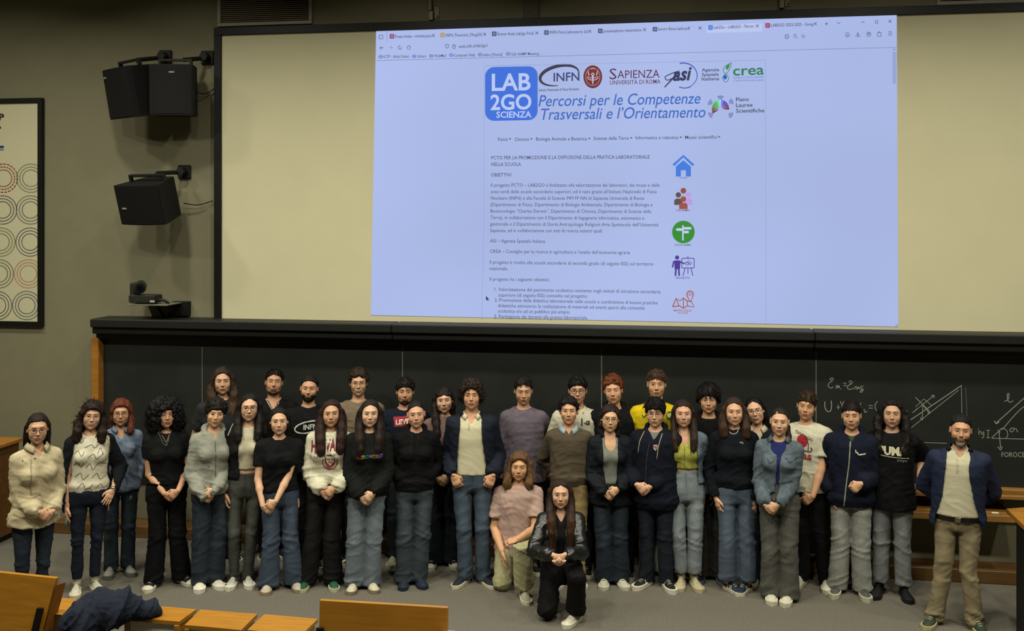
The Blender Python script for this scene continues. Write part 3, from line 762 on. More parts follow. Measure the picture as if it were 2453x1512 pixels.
    for s in (-1,1):
        a_=LJ[s][2]; yaw_s=sh.get('toe',12)*s
        M=Matrix.Translation((a_[0],a_[1],0))@Matrix.Rotation(math.radians(yaw_s),4,'Z')
        if kneel and len(LJ[s])>2 and a_[1]>.15:
            M=Matrix.Translation((a_[0],a_[1]+.03,.10))@Matrix.Rotation(math.radians(-68),4,'X')@Matrix.Translation((0,0,-.03))
            M=Matrix.Translation((a_[0],a_[1]+.06,.255))@Matrix.Rotation(math.radians(78),4,'X')
        Mn=np.array(M)
        # undo the lean so shoes stay on the floor
        uo=kid('shoe',tf(su[0],Mn),su[1],mat('shoe_upper',sh['col'],rough=.7,vary=.12,scale=60),label=None); fixn(uo)
        s1=kid('sole',tf(so[0],Mn),so[1],mat('sole_rubber',sh.get('sole','c8c2aa'),rough=.6,vary=.05),uo,smooth=False); fixn(s1)
        if not sh.get('nolace'): kid('laces',tf(sla[0],Mn),sla[1],mat('laces',sh.get('lace','c8c4b0'),rough=.9,kind='flat'),uo)
        if sh.get('sock') or sh.get('ankle'):
            V_,F_=tube([(0,.012,.06),(0,.008,.12),(0,.004,hemz+.10)],[.038,.034,.036],12); 
            kid('sock' if sh.get('sock') else 'ankle',tf(V_,Mn),F_,mat('sock_knit',sh.get('sock') or sh['ankle'],rough=.9,vary=.06,scale=80))
        if sh.get('stripes'):
            bvs=BVHTree.FromPolygons([tuple(v) for v in su[0]],su[1]); mb=MB()
            for sd in (-1,1):
                for q in range(3):
                    y0=-.035-.026*q
                    Vq=[];
                    for z in (.024,.034,.044,.054,.064):
                        for o in (0,.013):
                            yy=y0+o+(z-.024)*.45; h=bvs.ray_cast(Vector((sd*.2,yy,z)),Vector((-sd,0,0)))
                            Vq.append((h[0].x+sd*.0015,yy,z) if h[0] else (sd*.03,yy,z))
                    mb.add(Vq,[(2*i,2*i+1,2*i+3,2*i+2) for i in range(4)])
            kid('stripes',tf(mb.V,Mn),mb.F,mat('shoe_stripe',sh['stripes'],rough=.6,kind='flat'),uo)
        if sh.get('cap'):
            mb=MB(); n=8; V_=[];F_=[]
            for i,t in enumerate(np.linspace(0,1,6)):
                w=.046*math.cos(t*1.35)*sh.get('w',1); yy=(.062-.255*.80)-.050*math.sin(t*1.45); hz=.052-.020*t
                for j in range(n+1):
                    a=PI*j/n; V_.append((-w*math.cos(a)*1.02+.004,yy,.016+(hz-.016)*math.sin(a)**.7+.003))
            for i in range(5):
                for j in range(n): q=i*(n+1)+j; F_.append((q,q+1,q+n+2,q+n+1))
            kid('toe_cap',tf(V_,Mn),F_,mat('rubber_cap',sh['cap'],rough=.5,kind='flat'),uo)
    # ================= tops
    info=None
    for li,ly in enumerate(sp['tops']):
        e=ly.get('e',.015); e=(.015 if e<.02 else .015+(e-.015)*.50)*sc; e=max(e,.026*sc) if li else (e if len(sp['tops'])<2 else .008*sc); zh=ly.get('hem',.50)*H+dz; slv=ly.get('sl','short'); boxy=ly.get('boxy',0 if fem else .96)
        swr=ly.get('sw',1.0)
        if 'hempx' in ly: zh=loc(fx,ly['hempx'],-.15)[1]
        nk_=ly.get('neck','crew'); nw=ly.get('nw',.064)*(1 if not fem else .95); nd=ly.get('nd',.035)
        nz=.842*H+dz
        op=ly.get('open')
        def tpf(X,Y,Z):
            f=torso(X,Y,Z,e,boxy=boxy,zhem=zh,rib=ly.get('rib',0),bust=(0 if ly.get('nobust') else 1))
            f=smax(f,zh-Z+ly.get('hemc',0)*X*X*6,.003)
            kz=np.interp(Z.ravel(),[zsh-.24,zsh-.04],[.003,.022]).reshape(1,1,-1).astype(f32)
            if slv!='none':
                for s in (-1,1):
                    j=J[s]; S,E,Wr=j['S'],j['E'],j['W']
                    if slv=='short':
                        u=(E-S)/np.linalg.norm(E-S); en=S+(E-S)*ly.get('slen',.62)
                        g=chain(X,Y,Z,[S,S+(E-S)*1.0],[.0285*H*wf+e*.8,(.030*H*wf+e*.9)*swr],.01)
                        g=smax(g,(X-en[0])*u[0]+(Y-en[1])*u[1]+(Z-en[2])*u[2],.004)
                    else:
                        u=(Wr-E)/np.linalg.norm(Wr-E); en=Wr+u*ly.get('cuff',-.005); M=E+(Wr-E)*.75
                        rr=[.0285*H*wf+e*.8,(.0250*H*wf+e)*swr,(.0225*H*wf+e)*swr,(.0175*H*wf+e*.5)]
                        g=chain(X,Y,Z,[S,E,M,Wr+u*.03],rr,.012)
                        g=smax(g,(X-en[0])*u[0]+(Y-en[1])*u[1]+(Z-en[2])*u[2],.004)
                    f=smin(f,g,kz)
            if ly.get('hood'):
                q=[(-.055*sc,-.075,.795*H+dz),(-.085*sc,-.035,.825*H+dz),(-.075*sc,.045,.852*H+dz),(0,.085,.865*H+dz),(.075*sc,.045,.852*H+dz),(.085*sc,-.035,.825*H+dz),(.055*sc,-.075,.795*H+dz)]
                f=smin(f,chain(X,Y,Z,q,[.014,.022,.030,.036,.030,.022,.014],.01),.015)
            # neckline
            if nk_=='crew': cut=ell(X,Y,Z,(0,-.012,nz+.022),(nw,.075,.022+nd))
            elif nk_=='scoop': cut=smin(ell(X,Y,Z,(0,-.012,nz+.02),(nw,.075,.022+.035)), ell(X,Y,Z,(0,-.13,nz-.02),(nw*1.05,.11,nd+.02)),.01)
            elif nk_=='v': cut=smin(ell(X,Y,Z,(0,-.012,nz+.022),(nw,.075,.055)),smax(smax(np.abs(X)-(Z-(nz-nd))*.62,Y+.01,.004),Z-nz-.02,.01),.008)
            else: cut=ell(X,Y,Z,(0,-.005,nz+.03),(nw*.92,.07,.04))
            f=smax(f,-cut,.005)
            if op:
                oz=[loc(fx,o[0])[1] for o in op][::-1]; oa=[loc(o[1],o[0])[0] for o in op][::-1]; ob=[loc(o[2],o[0])[0] for o in op][::-1]
                zr=Z.ravel(); xa=np.interp(zr,oz,oa).reshape(1,1,-1).astype(f32); xb=np.interp(zr,oz,ob).reshape(1,1,-1).astype(f32)
                f=smax(f,-smax(np.maximum(xa-X,X-xb),Y-.0,.004),.004)
            return f
        lo=np.array([-shw-.12,-B.max()-e-.07,zh-.02]); hi=np.array([shw+.12,B.max()+e+.06,.90*H+dz])
        if ly.get('hood'): hi[1]=max(hi[1],.13)
        if slv!='none':
            aj=np.array([J[s][q] for s in (-1,1) for q in(('S','E') if slv=='short' else('S','E','W'))]); r=.05*swr+e+.02
            lo=np.minimum(lo,aj.min(0)-r); hi=np.maximum(hi,aj.max(0)+r)
        V,Q=mesh_sdf(tpf,lo,hi,ly.get('res',.0108))
        V=smooth(V,Q,1,.5); N=normals(V,Q)
        ae=np.zeros(len(V))
        for s in (-1,1):
            dd=np.linalg.norm(V-J[s]['E'],axis=1); ae+=np.exp(-(dd/.085)**2); dd=np.linalg.norm(V-J[s]['W'],axis=1); ae+=.8*np.exp(-(dd/.07)**2)
            dd=np.linalg.norm(V-(J[s]['S']+[-s*.03,-.03,-.07]),axis=1); ae+=.45*np.exp(-(dd/.06)**2)
        wb=ly.get('wr',1.0); sk_=V+np.stack([V[:,2]*.35,0*V[:,0],(np.abs(V[:,0])*.25+V[:,0]*.6*math.sin(seed*2.3)+.25*V[:,1])],1)
        waist=np.exp(-((V[:,2]-zh-.10)/.12)**2)
        d=.0035*noise(V,(8,8,6),seed+li*3)+wb*((.0052*np.clip(ae,0,1.2)+.0020+.0030*waist)*crease(sk_,(6,6,17),seed+1+li)+(.0018+.002*np.clip(ae,0,1))*crease(sk_[:,[1,0,2]],(11,11,30),seed+4)+.0022*crease(V+V[:,[2,1,0]]*.6,(9,5,5),seed+8))
        if li==0 and len(sp['tops'])>1: d=d*.35
        V=V+N*d[:,None]
        fk=ly.get('mat','tee'); wear=None
        if fk=='denim': wear=np.repeat((1+.22*noise(V,(16,16,16),seed)+.22*ridge(V,(30,30,30),seed+6))[:,None],3,1)
        if ly.get('zmix'): pass
        to=kid(ly.get('name','t_shirt'),V,Q,fabric(fk,ly['col']),wear=wear,label=ly.get('label'))
        bv=BVHTree.FromPolygons(V.tolist(),Q.tolist())
        info=(to,bv)
        for k_,dc in enumerate(ly.get('dec',[])): decor(dc,to,bv,kid,loc,sc,k=k_ if len(ly['dec'])<9 else 0)
        if ly.get('trim') and nk_=='v':
            z0=nz-nd
            for s in (-1,1):
                v,f=stroke2d([(s*max(0,(z-z0)*.62+.006),z) for z in np.linspace(z0-.010,z0+(nw*.93-.006)/.62,12)],.008); q=project(v,bv,.003)
                if q is not None: kid('neck_trim',q,f,mat('neck_trim',ly['trim'],kind='flat',rough=.8),to,smooth=False)
        if ly.get('collar'): collar(ly['collar'],kid,H,dz,sc,fem,to,fabric(fk,ly['collar'].get('col',ly['col'])),wear is not None)
    # extras on last layer
    for dc in sp.get('dec',[]): decor(dc,info[0],info[1],kid,loc,sc,top=True)
    if sp.get('watch'):
        j=J[sp['watch']]; u=(j['W']-j['E']); u/=np.linalg.norm(u); V_,F_=tube([j['W']-u*.012,j['W']+u*.008],[.030,.029],12); kid('watch',V_,F_,mat('watch_metal','b0ab9a',rough=.3,metal=1,kind='flat'))
    return root,J,loc,kid
def collar(c,kid,H,dz,sc,fem,par,m,den):
    n=28; gap=math.radians(c.get('gap',22)); rx=c.get('rx',.062)*sc*(.94 if fem else 1); ry=rx*1.02; h=c.get('h',.034); fl=c.get('flare',.030); z0=.838*H+dz+c.get('dz',0)
    V=[];F=[]
    for i in range(n):
        t=i/(n-1); a=-PI/2+gap+t*(2*PI-2*gap); fr=max(0,-math.sin(a)); dip=-.030*fr**2*c.get('dip',1)+.010*max(0,math.sin(a))
        ca,sa=math.cos(a),math.sin(a); ext=1+ .8*fr**6
        ps=[(0,-.004),(0.0,h),(.006,h+.003),(.006+fl*.75,h*.45-(fl*.35)*ext),(.004+fl*.62,h*.40-(fl*.40)*ext)]
        for q,(dr,dzz) in enumerate(ps):
            V.append(((rx+dr)*ca,(ry+dr)*sa-.006-(.010*fr),z0+dip+dzz))
    k=5
    for i in range(n-1):
        for j in range(k): F.append((i*k+j,i*k+(j+1)%k,(i+1)*k+(j+1)%k,(i+1)*k+j))
    F.append(tuple(range(k))); F.append(tuple((n-1)*k+j for j in range(k-1,-1,-1)))
    o=kid('collar',V,F,m,par,wear=np.ones((len(V),3)) if den else None); fixn(o)
def decor(dc,to,bv,kid,loc,sc,top=False,k=0):
    t=dc[0]
    off=.0030+.0007*k
    if t=='text':      # text,str,px0,py0,px1,py1(baseline),capheight_px,color[,name,bold,shear]
        _,s,x0,y0,x1,y1,hp,col=dc[:8]; bold=dc[9] if len(dc)>9 else .02; V,F=text_mesh(s,bold,2,dc[10] if len(dc)>10 else 0)
        xs=(V[:,0]-V[:,0].min())/(V[:,0].max()-V[:,0].min()); ar=dc[11] if len(dc)>11 else 0
        pts=[]
        for (u,(vx,vy)) in zip(xs,V): px=x0+(x1-x0)*u; py=y0+(y1-y0)*u-vy/.72*hp-ar*4*u*(1-u); pts.append(loc(px,py))
        q=project(pts,bv,off+.0025)
        if q is None: return
        cols=col if isinstance(col,list) else [col]
        if len(cols)>1: mi=[min(len(cols)-1,int(np.mean([xs[i] for i in f])*len(cols))) for f in F]
        else: mi=[0]*len(F)
        kid(dc[8] if len(dc)>8 else 'print',q,F,None,to,smooth=False,mats=[mat('shirt_print',c,rough=.8,kind='flat') for c in cols],mi=mi)
    elif t=='line':    # line,[(px,py)],width_px,color,name
        _,p,w,col,nm=dc[:5]; p=spline([tuple(map(float,q)) for q in p],4) if len(p)>2 else [tuple(np.array(p[0],float)+(np.array(p[1],float)-np.array(p[0],float))*k/12) for k in range(13)]
        V,F=stroke2d(p,w,w2=dc[5] if len(dc)>5 else None); q=project([loc(*v) for v in V],bv,off)
        if q is not None: kid(nm,q,F,mat('trim_'+nm,col,rough=.7,kind='flat'),to,smooth=False)
    elif t=='poly':    # poly,[(px,py)...],color,name   (convex fan, refined)
        _,p,col,nm=dc[:4]; c=np.mean(p,0); p=[np.array(p[i],float)+(np.array(p[(i+1)%len(p)],float)-np.array(p[i],float))*t for i in range(len(p)) for t in ((0,.25,.5,.75) if len(p)<9 else (0,))]
        V=[c];F=[]; n=len(p); rr=(.2,.4,.6,.8,1)
        for r in rr: V+=[c+(q-c)*r for q in p]
        for i in range(n):
            j=(i+1)%n; F.append((0,1+i,1+j))
            for r in range(len(rr)-1): F.append((1+r*n+i,1+(r+1)*n+i,1+(r+1)*n+j,1+r*n+j))
        q=project([loc(*v) for v in V],bv,off+.0004*(dc[4] if len(dc)>4 else 0))
        if q is not None: kid(nm,q,F,mat('patch_'+nm,col,rough=.75,kind='flat'),to,smooth=False)
    elif t=='cord':    # raised tube
        _,p,r,col,nm=dc[:5]; p=spline([tuple(map(float,q)) for q in p],4); q=project([loc(*v) for v in p],bv,r*.7)
        V,F=tube(q,r,5); kid(nm,V,F,mat('cord_'+nm,col,rough=.6,kind='flat',metal=dc[5] if len(dc)>5 else 0),to)
    elif t=='button':
        _,px,py,r,col=dc[:5]; x,z=loc(px,py); h=bv.ray_cast(Vector((x,-1,z)),Vector((0,1,0)))
        if h[0]:
            V,F=tube([(x,h[0].y+.002,z),(x,h[0].y-.003,z)],r,8); kid('button',V,F,mat('button_'+col,col,rough=.4,kind='flat',metal=dc[5] if len(dc)>5 else 0),to,smooth=False)
# ================================================================== the room
XL,XR,YB,ZC=-6.9,8.2,-14.5,6.6
YW=.27                       # wall plane; the plinth front is y=0
M_wall=mat('wall_paint','76725b',rough=.9,vary=.03,scale=6,bump=.05)
M_dark=mat('dark_frame','0d0e0c',rough=.45,vary=.1)
M_wood=mat('oak_wood','986626',rough=.42,kind='wood',vary=.16,scale=9,bump=.05,spec=.4)
M_woodd=mat('brown_wood','5a4020',rough=.5,kind='wood',vary=.2,scale=7,bump=.05)
M_floor=mat('floor_vinyl','605c52',rough=.75,vary=.16,scale=60,bump=.06)
def struct(name,fn,m):
    mb=MB(); fn(mb); o=mb.build(name,m); tag(o,kind='structure'); return o
struct('floor',lambda b:b.box(XL-.2,XR+.2,YB-.2,YW+.2,-.1,0),M_floor)
struct('ceiling',lambda b:b.box(XL-.2,XR+.2,YB-.2,YW+.2,ZC,ZC+.15),mat('ceiling_paint','5a564c',rough=.9))
struct('wall_back',lambda b:b.box(XL-.2,XR+.2,YW,YW+.2,0,ZC),M_wall)
struct('wall_left',lambda b:b.box(XL-.2,XL,YB,YW,0,ZC),M_wall)
struct('wall_right',lambda b:b.box(XR,XR+.2,YB,YW,0,ZC),M_wall)
struct('wall_front',lambda b:b.box(XL-.2,XR+.2,YB-.2,YB,0,ZC),M_wall)
pl=struct('baseboard_back',lambda b:b.box(XW(128),XR,0,YW,0,.118,.006),M_woodd)
# pilaster strip above the screen
x0,x1=XW(1257,YW),XW(1291,YW); struct('trim_1',lambda b:b.box(x0,x1,YW-.04,YW,5.2,ZC,.004),mat('pilaster','5c564a',rough=.9))
# ceiling lamps
for i,(x,y,z) in enumerate(LAMPS):
    t=empty('ceiling_lamp',(x,y,ZC),'round recessed ceiling downlight, number %s from the left in the %s row'%(['one','two','three','four','five','six'][i%6],'front' if y>-3 else 'rear'),'lamp','ceiling downlights')
    mb=MB(); mb.tube([(0,0,0),(0,0,-.10)],.22,20,cap=False); mb.tube([(0,0,0),(0,0,-.02)],.21,20); mb.build('housing',M_dark,t)
# ---------------------------------------------------------------- projection screen
YS=.20
scr=empty('projection_screen',(0,YS,2.2),'wide pale projection screen in a black frame above the blackboard','screen')
def rel(o,par):   # keep world coords under an unrotated empty
    o.parent=par; o.matrix_parent_inverse=par.matrix_world.inverted(); return o
xa=XW(512,YS-.03); xe=7.9; zt=ZW(512,66,YS-.03); zb=2.12; fw=.078
mb=MB(); mb.box(xa,xe,YS-.03,YS+.03,zt-fw,zt,.003); mb.box(xa,xa+fw,YS-.03,YS+.03,zb,zt-fw,.003); mb.box(xe-fw,xe,YS-.03,YS+.03,zb,zt-fw,.003)
rel(mb.build('frame',M_dark),scr)
mb=MB(); mb.box(xa+fw,xe-fw,YS-.006,YS+.02,zb,zt-fw); rel(mb.build('canvas',mat('screen_cloth','c2bc9c',rough=.9,vary=.02,scale=3,bump=0)),scr)
# projected picture: everything below lies on the screen plane
LY=[0]
YP=YS-.010
def em(c,k=1.0): return mat('projected_'+(c if isinstance(c,str) else 'c'),c,em=k)
def pw(pts,lv): 
    Y=YP-.0012*lv; return [tuple(P(a,b,Y)) for a,b in pts]
def flat(name,V2,F,col,lv,par=None,k=1.0,kind=None,mi=None,mats=None):
    o=build(name,np.array(pw(V2,lv)),F,em(col,k) if mats is None else None,None,False,mi=mi,mats=mats); rel(o,par or pic)
    if kind: o['kind']=kind
    return o
# picture ground, graded a little as the projector gives it (4 bands of light are smooth: vertex lit by one colour)
n=16; L_=[(901+(888-901)*t,75+(755-75)*t) for t in np.linspace(0,1,n)]; R_=[(2148+4*t,35+(783-35)*t) for t in np.linspace(0,1,n)]
V2=[]; F=[]
for a,b in zip(L_,R_):
    for t in np.linspace(0,1,n): V2.append((a[0]+(b[0]-a[0])*t,a[1]+(b[1]-a[1])*t))
for i in range(n-1):
    for j in range(n-1): a=i*n+j; F.append((a,a+1,a+n+1,a+n))
pic=build('projected_image',np.array(pw(V2,0)),F,em('a9b8e6'),None,False); rel(pic,scr)
m=pic.data.materials[0]; nt=m.node_tree; tc=nt.nodes.new('ShaderNodeTexCoord'); gr=nt.nodes.new('ShaderNodeTexNoise'); gr.inputs['Scale'].default_value=.45; gr.inputs['Detail'].default_value=1
mp=nt.nodes.new('ShaderNodeMapRange'); mp.inputs['From Min'].default_value=.3; mp.inputs['From Max'].default_value=.7; mp.inputs['To Min'].default_value=.93; mp.inputs['To Max'].default_value=1.06
nt.links.new(tc.outputs['Object'],gr.inputs['Vector']); nt.links.new(gr.outputs['Fac'],mp.inputs['Value']); nt.links.new(mp.outputs[0],nt.nodes['Principled BSDF'].inputs['Emission Strength'])
BLK='474c66'; GRY='565b78'
def ptxt(s,x0,y0,x1,y1,cap,col=BLK,bold=0.0,shear=0,lv=3,name='text_line',res=2):
    V,F=text_mesh(s,bold,res,shear); xm,xM=V[:,0].min(),V[:,0].max(); u=(V[:,0]-xm)/(xM-xm)
    V2=[(x0+(x1-x0)*a,y0+(y1-y0)*a-vy/.72*cap) for a,vy in zip(u,V[:,1])]; return flat(name,V2,F,col,lv)
def pstk(pts,w,col,lv=3,name='icon',closed=False,w2=None):
    V,F=stroke2d(pts,w,closed,w2); return flat(name,V,F,col,lv)
def ppoly(pts,col,lv=2,name='icon'): return flat(name,pts,[tuple(range(len(pts)))],col,lv)
def rrect(x0,y0,x1,y1,r,n=5,sk=0):
    p=[]
    for cx,cy,a in ((x1-r,y0+r,-90),(x1-r,y1-r,0),(x0+r,y1-r,90),(x0+r,y0+r,180)):
        for i in range(n+1):
            t=math.radians(a+90*i/n); X=cx+r*math.cos(t); p.append((X,cy+r*math.sin(t)+sk*(X-x0)))
    return p
def multi(name,items,col,lv=3):
    if name in('navigation_icons','window_buttons','toolbar_icons'):
        for it in items: flat(name[:-1],it[0],it[1],col,lv)
        return    # several strokes joined as one small mark
    V=[];F=[]
    for v,f in items:
        b=len(V); V+=[tuple(q) for q in v]; F+=[tuple(i+b for i in g) for g in f]
    return flat(name,V,F,col,lv)
# browser bars
tabs=[('Posta inviata - michele.pina',947,1033,91,89),('INFN_Pinamonti_29aug202',1068,1155,88,86),('Evento finale Lab2go Friuli',1192,1278,85,83),('INFN Fisica Laboratorio Sul',1317,1408,81,79),('presentazione matematica-',1446,1538,78,75),('lavoro fisica Latini.pdf',1577,1653,73,71),('Lab2Go – LAB2GO – Percor',1710,1806,69,66),('LAB2GO 2022-2025 - Goog',1847,1948,64,61)]
ppoly([(1692,61),(1826,55),(1826,76),(1692,79)],'b9c6ee',1,'browser_tab')
for s,x0,x1,y0,y1 in tabs: ptxt(s,x0,y0,x1,y1,7.5,bold=.008)
for x,y in ((1038,85),(1161,82),(1286,79),(1413,75),(1544,71),(1677,67),(1814,62),(1953,57),(2132,51)):
    multi('close_mark',[stroke2d([(x-3.5,y-3.5),(x+3.5,y+3.5)],1.3),stroke2d([(x-3.5,y+3.5),(x+3.5,y-3.5)],1.3)],BLK)
for x,y,c in ((939,87,'8a4a62'),(1060,84,'b09a5a'),(1184,81,'4c5474'),(1309,78,'4c5474'),(1438,74,'4c5474'),(1569,70,'4c5474'),(1702,66,'4a7ad8'),(1839,61,'a0304e')):
    ppoly(rrect(x-5.5,y-5.5,x+5.5,y+5.5,1.5,2),c,2,'tab_icon'); multi('tab_icon_mark',[stroke2d(arc2d(x,y,2.6,2.6,0,360,9),1.0)],'a9b8e6',3)
multi('window_buttons',[stroke2d([(1976,57),(1984,57)],1.3),stroke2d([(1980,53),(1980,61)],1.3),stroke2d([(2005,53),(2009,57),(2013,53)],1.3),stroke2d([(2063,53),(2071,53)],1.3),stroke2d(rrect(2097,49,2103,56,1.5,2),1.2,True)],BLK)
pstk([(927,76),(927,101)],1,'7d88b4',name='rule')
multi('navigation_icons',[stroke2d(rrect(908,84,917,93,1.5,2),1.2,True),stroke2d([(919,114),(910,115)],1.4),stroke2d([(914,111),(910,115),(914,119)],1.3),stroke2d(arc2d(958,114,4,4,-20,290,14),1.3),stroke2d([(975,113),(979.5,109),(984,113)],1.3),stroke2d([(976,112),(976,118),(983,118),(983,112)],1.2),
  stroke2d([(1067,107),(1071,106),(1075,107),(1074,113),(1071,116),(1068,113),(1067,107)],1.2),stroke2d(rrect(1084,110,1091,116,1,1),1.2,True),stroke2d(arc2d(1087.5,110,2.5,3.5,180,360,8),1.1)],BLK)
multi('navigation_icon_grey',[stroke2d([(931,114),(940,113.5)],1.1),stroke2d([(936,110),(940,113.5),(936,117)],1.1)],'7d88b4')
ptxt('web.infn.it/lab2go/',1099,115,1169,112,8,bold=.004)
for s,x0,x1,y0,y1 in (('ICTP - Abdul Salam',919,980,139,138),('Library',1000,1021,138,137.5),('WebMail',1040,1068,137,136.5),('Computer Help',1088,1138,136,134.5),('Indico [Home]',1157,1203,134.5,133.5),('12th AAMP Meeting ...',1224,1298,133,131.5)): ptxt(s,x0,y0,x1,y1,7,bold=.006)
for x,y in ((912,136),(992,135),(1033,134),(1081,132),(1150,131),(1217,129)): multi('bookmark_icon',[stroke2d(arc2d(x,y,4.2,3.6,0,360,12),1.3),stroke2d([(x-4,y),(x+4,y)],1.2)],'4a5cae')
multi('toolbar_icons',[stroke2d(rrect(1881,83,1889,92,1,1),1.2,True),stroke2d([(1883,86),(1887,86)],1),stroke2d([(1883,89),(1887,89)],1),stroke2d([(1900,83),(1907,83)],1.1),stroke2d([(1901,90),(1906,83)],1.1),stroke2d([(1905,92),(1908,86),(1911,92)],1.1),
  stroke2d([(1924+5*math.sin(a)*(1 if i%2==0 else .45),87-5*math.cos(a)*(1 if i%2==0 else .45)) for i,a in enumerate(np.linspace(0,2*PI,11)[:-1])],1.1,True),
  stroke2d(arc2d(2030,83,5,5,-5,185,10),1.3),stroke2d([(2025,79),(2035,79)],1.2),stroke2d([(2027,82),(2030,85),(2033,82)],1.2),stroke2d([(2055,77),(2055,84)],1.3),stroke2d([(2052,81),(2055,85),(2058,81)],1.2),stroke2d([(2050,84),(2050,87),(2060,87),(2060,84)],1.2),
  stroke2d(arc2d(2081,82,5,5,0,360,14),1.2),stroke2d(arc2d(2081,81,1.8,1.8,0,360,8),1.4),stroke2d(rrect(2102,78,2111,87,1,1),1.2,True),stroke2d(arc2d(2106,78,2,2,180,360,6),1.2),
  stroke2d([(2128,76),(2137,76)],1.2),stroke2d([(2128,80),(2137,80)],1.2),stroke2d([(2128,84),(2137,84)],1.2)],BLK)
pstk([(902,145)]+[(902+(2148-902)*t,145-31.5*t) for t in (.25,.5,.75,1)],1.2,'7d88b4',name='rule')
pstk([(1160,160),(1160,500),(1154,762)],1.0,'8f9fd2',name='rule'); pstk([(1160,158),(1834,144)],1.0,'8f9fd2',name='rule'); pstk([(1834,144),(1835,775)],1.0,'8f9fd2',name='rule')
ppoly([(2138,124),(2147,124),(2147,200),(2138,201)],'93a4d0',2,'scroll_bar'); multi('scroll_arrow',[stroke2d([(2139,120),(2142.5,117),(2146,120)],1.1),stroke2d([(2145,778),(2148,781),(2151,778)],1.1)],BLK)
# logos
ppoly(rrect(1162,161,1288,290,22,7,sk=-.02),'3f6fd8',2,'logo_tile')
ptxt('LAB',1178,217,1271,215,41,'b9c8f2',.022,name='logo_text',res=4); ptxt('2GO',1175,263,1273,261,37,'b9c8f2',.022,name='logo_text',res=4); ptxt('SCIENZA',1189,282,1273,281,15,'b9c8f2',.02,name='logo_text')
ptxt('INFN',1326,195,1388,193,21,'3a4370',.014,name='logo_text')
V,F=stroke2d(arc2d(1338,181,46,23,15,320,40,rot=-14),3); 
ws=np.abs(np.sin(np.linspace(0,PI,40)))*3.2+.8; p=arc2d(1340,181,47,23,20,-260,40,rot=-12); T=np.gradient(p,axis=0); T/=np.linalg.norm(T,axis=1)[:,None]; N=np.stack([-T[:,1],T[:,0]],1)
flat('logo_swoosh',np.concatenate([p+N*ws[:,None],p-N*ws[:,None]]),[(i,i+1,41+i,40+i) for i in range(39)],'3d3a4c',3)
ptxt('Istituto Nazionale di Fisica Nucleare',1291,219,1387,216,6.5,'3d4258',.01)
flat('seal',arc2d(1420,184,22.5,27.5,0,360,33)[:-1],[tuple(range(32))],'74302e',2); pstk(arc2d(1420,184,17,21,0,360,33)[:-1],1.2,'a89cb8',closed=True,name='seal_ring')
multi('seal_figure',[stroke2d([(1420,180),(1420,202)],5,w2=2),stroke2d(arc2d(1420,184,13,8,0,180,12),2.0),stroke2d(arc2d(1420,182,10,5,0,180,12),1.5),stroke2d([(1411,180),(1408,168)],3,w2=1),stroke2d([(1429,180),(1432,168)],3,w2=1),stroke2d(arc2d(1420,178,3,3,0,360,9),2.2),stroke2d([(1416,166),(1420,163),(1424,166)],1.5)],'c6b8cc',4)
ptxt('S',1460,190,1477,190,27,'5a3450',0,name='logo_text'); ptxt('APIENZA',1479,188,1580,186,20,'5a3450',0,name='logo_text'); ptxt('UNIVERSITÀ DI ROMA',1461,203,1582,200,10.5,'5a3450',.004,name='logo_text')
multi('logo_swoosh',[stroke2d(spline([(1593,208),(1617,183),(1622,172),(1600,180),(1593,186),(1600,192),(1622,182)][::-1],4),2.2),stroke2d([(1592,209),(1628,168)],3,w2=1)],'34395e')
ptxt('asi',1612,193,1657,191,33,'34395e',.03,.25,name='logo_text'); 
multi('logo_arc',[stroke2d(arc2d(1637,181,33,30,-105,70,30),3.2,w2=1.5),stroke2d(arc2d(1640,180,31,31,60,115,12),2.5)],'3f62b4')
for s,x1,y in (('Agenzia',1723,170.5),('Spaziale',1722,181.5),('Italiana',1723,192)): ptxt(s,1681,y+1,x1,y,8.2,'454a64',.014,name='logo_text')
ptxt('crea',1756,181,1830,178,25,'2e7a50',.012,name='logo_text',res=4); ptxt('Consiglio per la ricerca in agricoltura',1756,188,1830,186,5,'4a7ac2',0); ptxt('e l’analisi dell’economia agraria',1756,195,1830,193.5,5,'4a7ac2',0)
multi('logo_leaf',[stroke2d(spline([(1752,150),(1736,160),(1733,172),(1742,180),(1745,190),(1738,197),(1731,188),(1735,180),(1744,172),(1750,160),(1752,150)],4),1.6)],'3f8a62'); ppoly([(1741,168),(1738,162),(1742,156),(1748,153),(1747,161)],'2f8a4a',3,'logo_leaf'); ppoly(arc2d(1737,185,4.5,5.5,0,360,13)[:-1],'3058c0',3,'logo_drop')
ptxt('Percorsi per le Competenze',1290,255,1678,248,28,'3a67bd',.004,.22,name='heading',res=4); ptxt('Trasversali e l’Orientamento',1296,287,1690,281,28,'3a67bd',.004,.22,name='heading',res=4)
for s,x1,y in (('Piano',1794,242),('Lauree',1803,255.5),('Scientifiche',1831,269)): ptxt(s,1763,y+1,x1,y,9.5,'3c4154',.012,name='logo_text')
fc=['7a3048','6a5a3a','6a8a30','4aa83a','3ac04a','5adc8a','9adce0','6a70e0','5a3ad0','5a40a0','6a3a7a','7a3048']
for i,c in enumerate(fc):
    a0,a1=math.radians(195-30*0-i*17.5+12),math.radians(195-(i+1)*17.5+13); cx,cy=1726,262
    ppoly([(cx+4*math.cos((a0+a1)/2),cy-4*math.sin((a0+a1)/2)),(cx+21*math.cos(a0),cy-21*math.sin(a0)*1.1),(cx+21*math.cos(a1),cy-21*math.sin(a1)*1.1)],c,3,'logo_fan_blade')
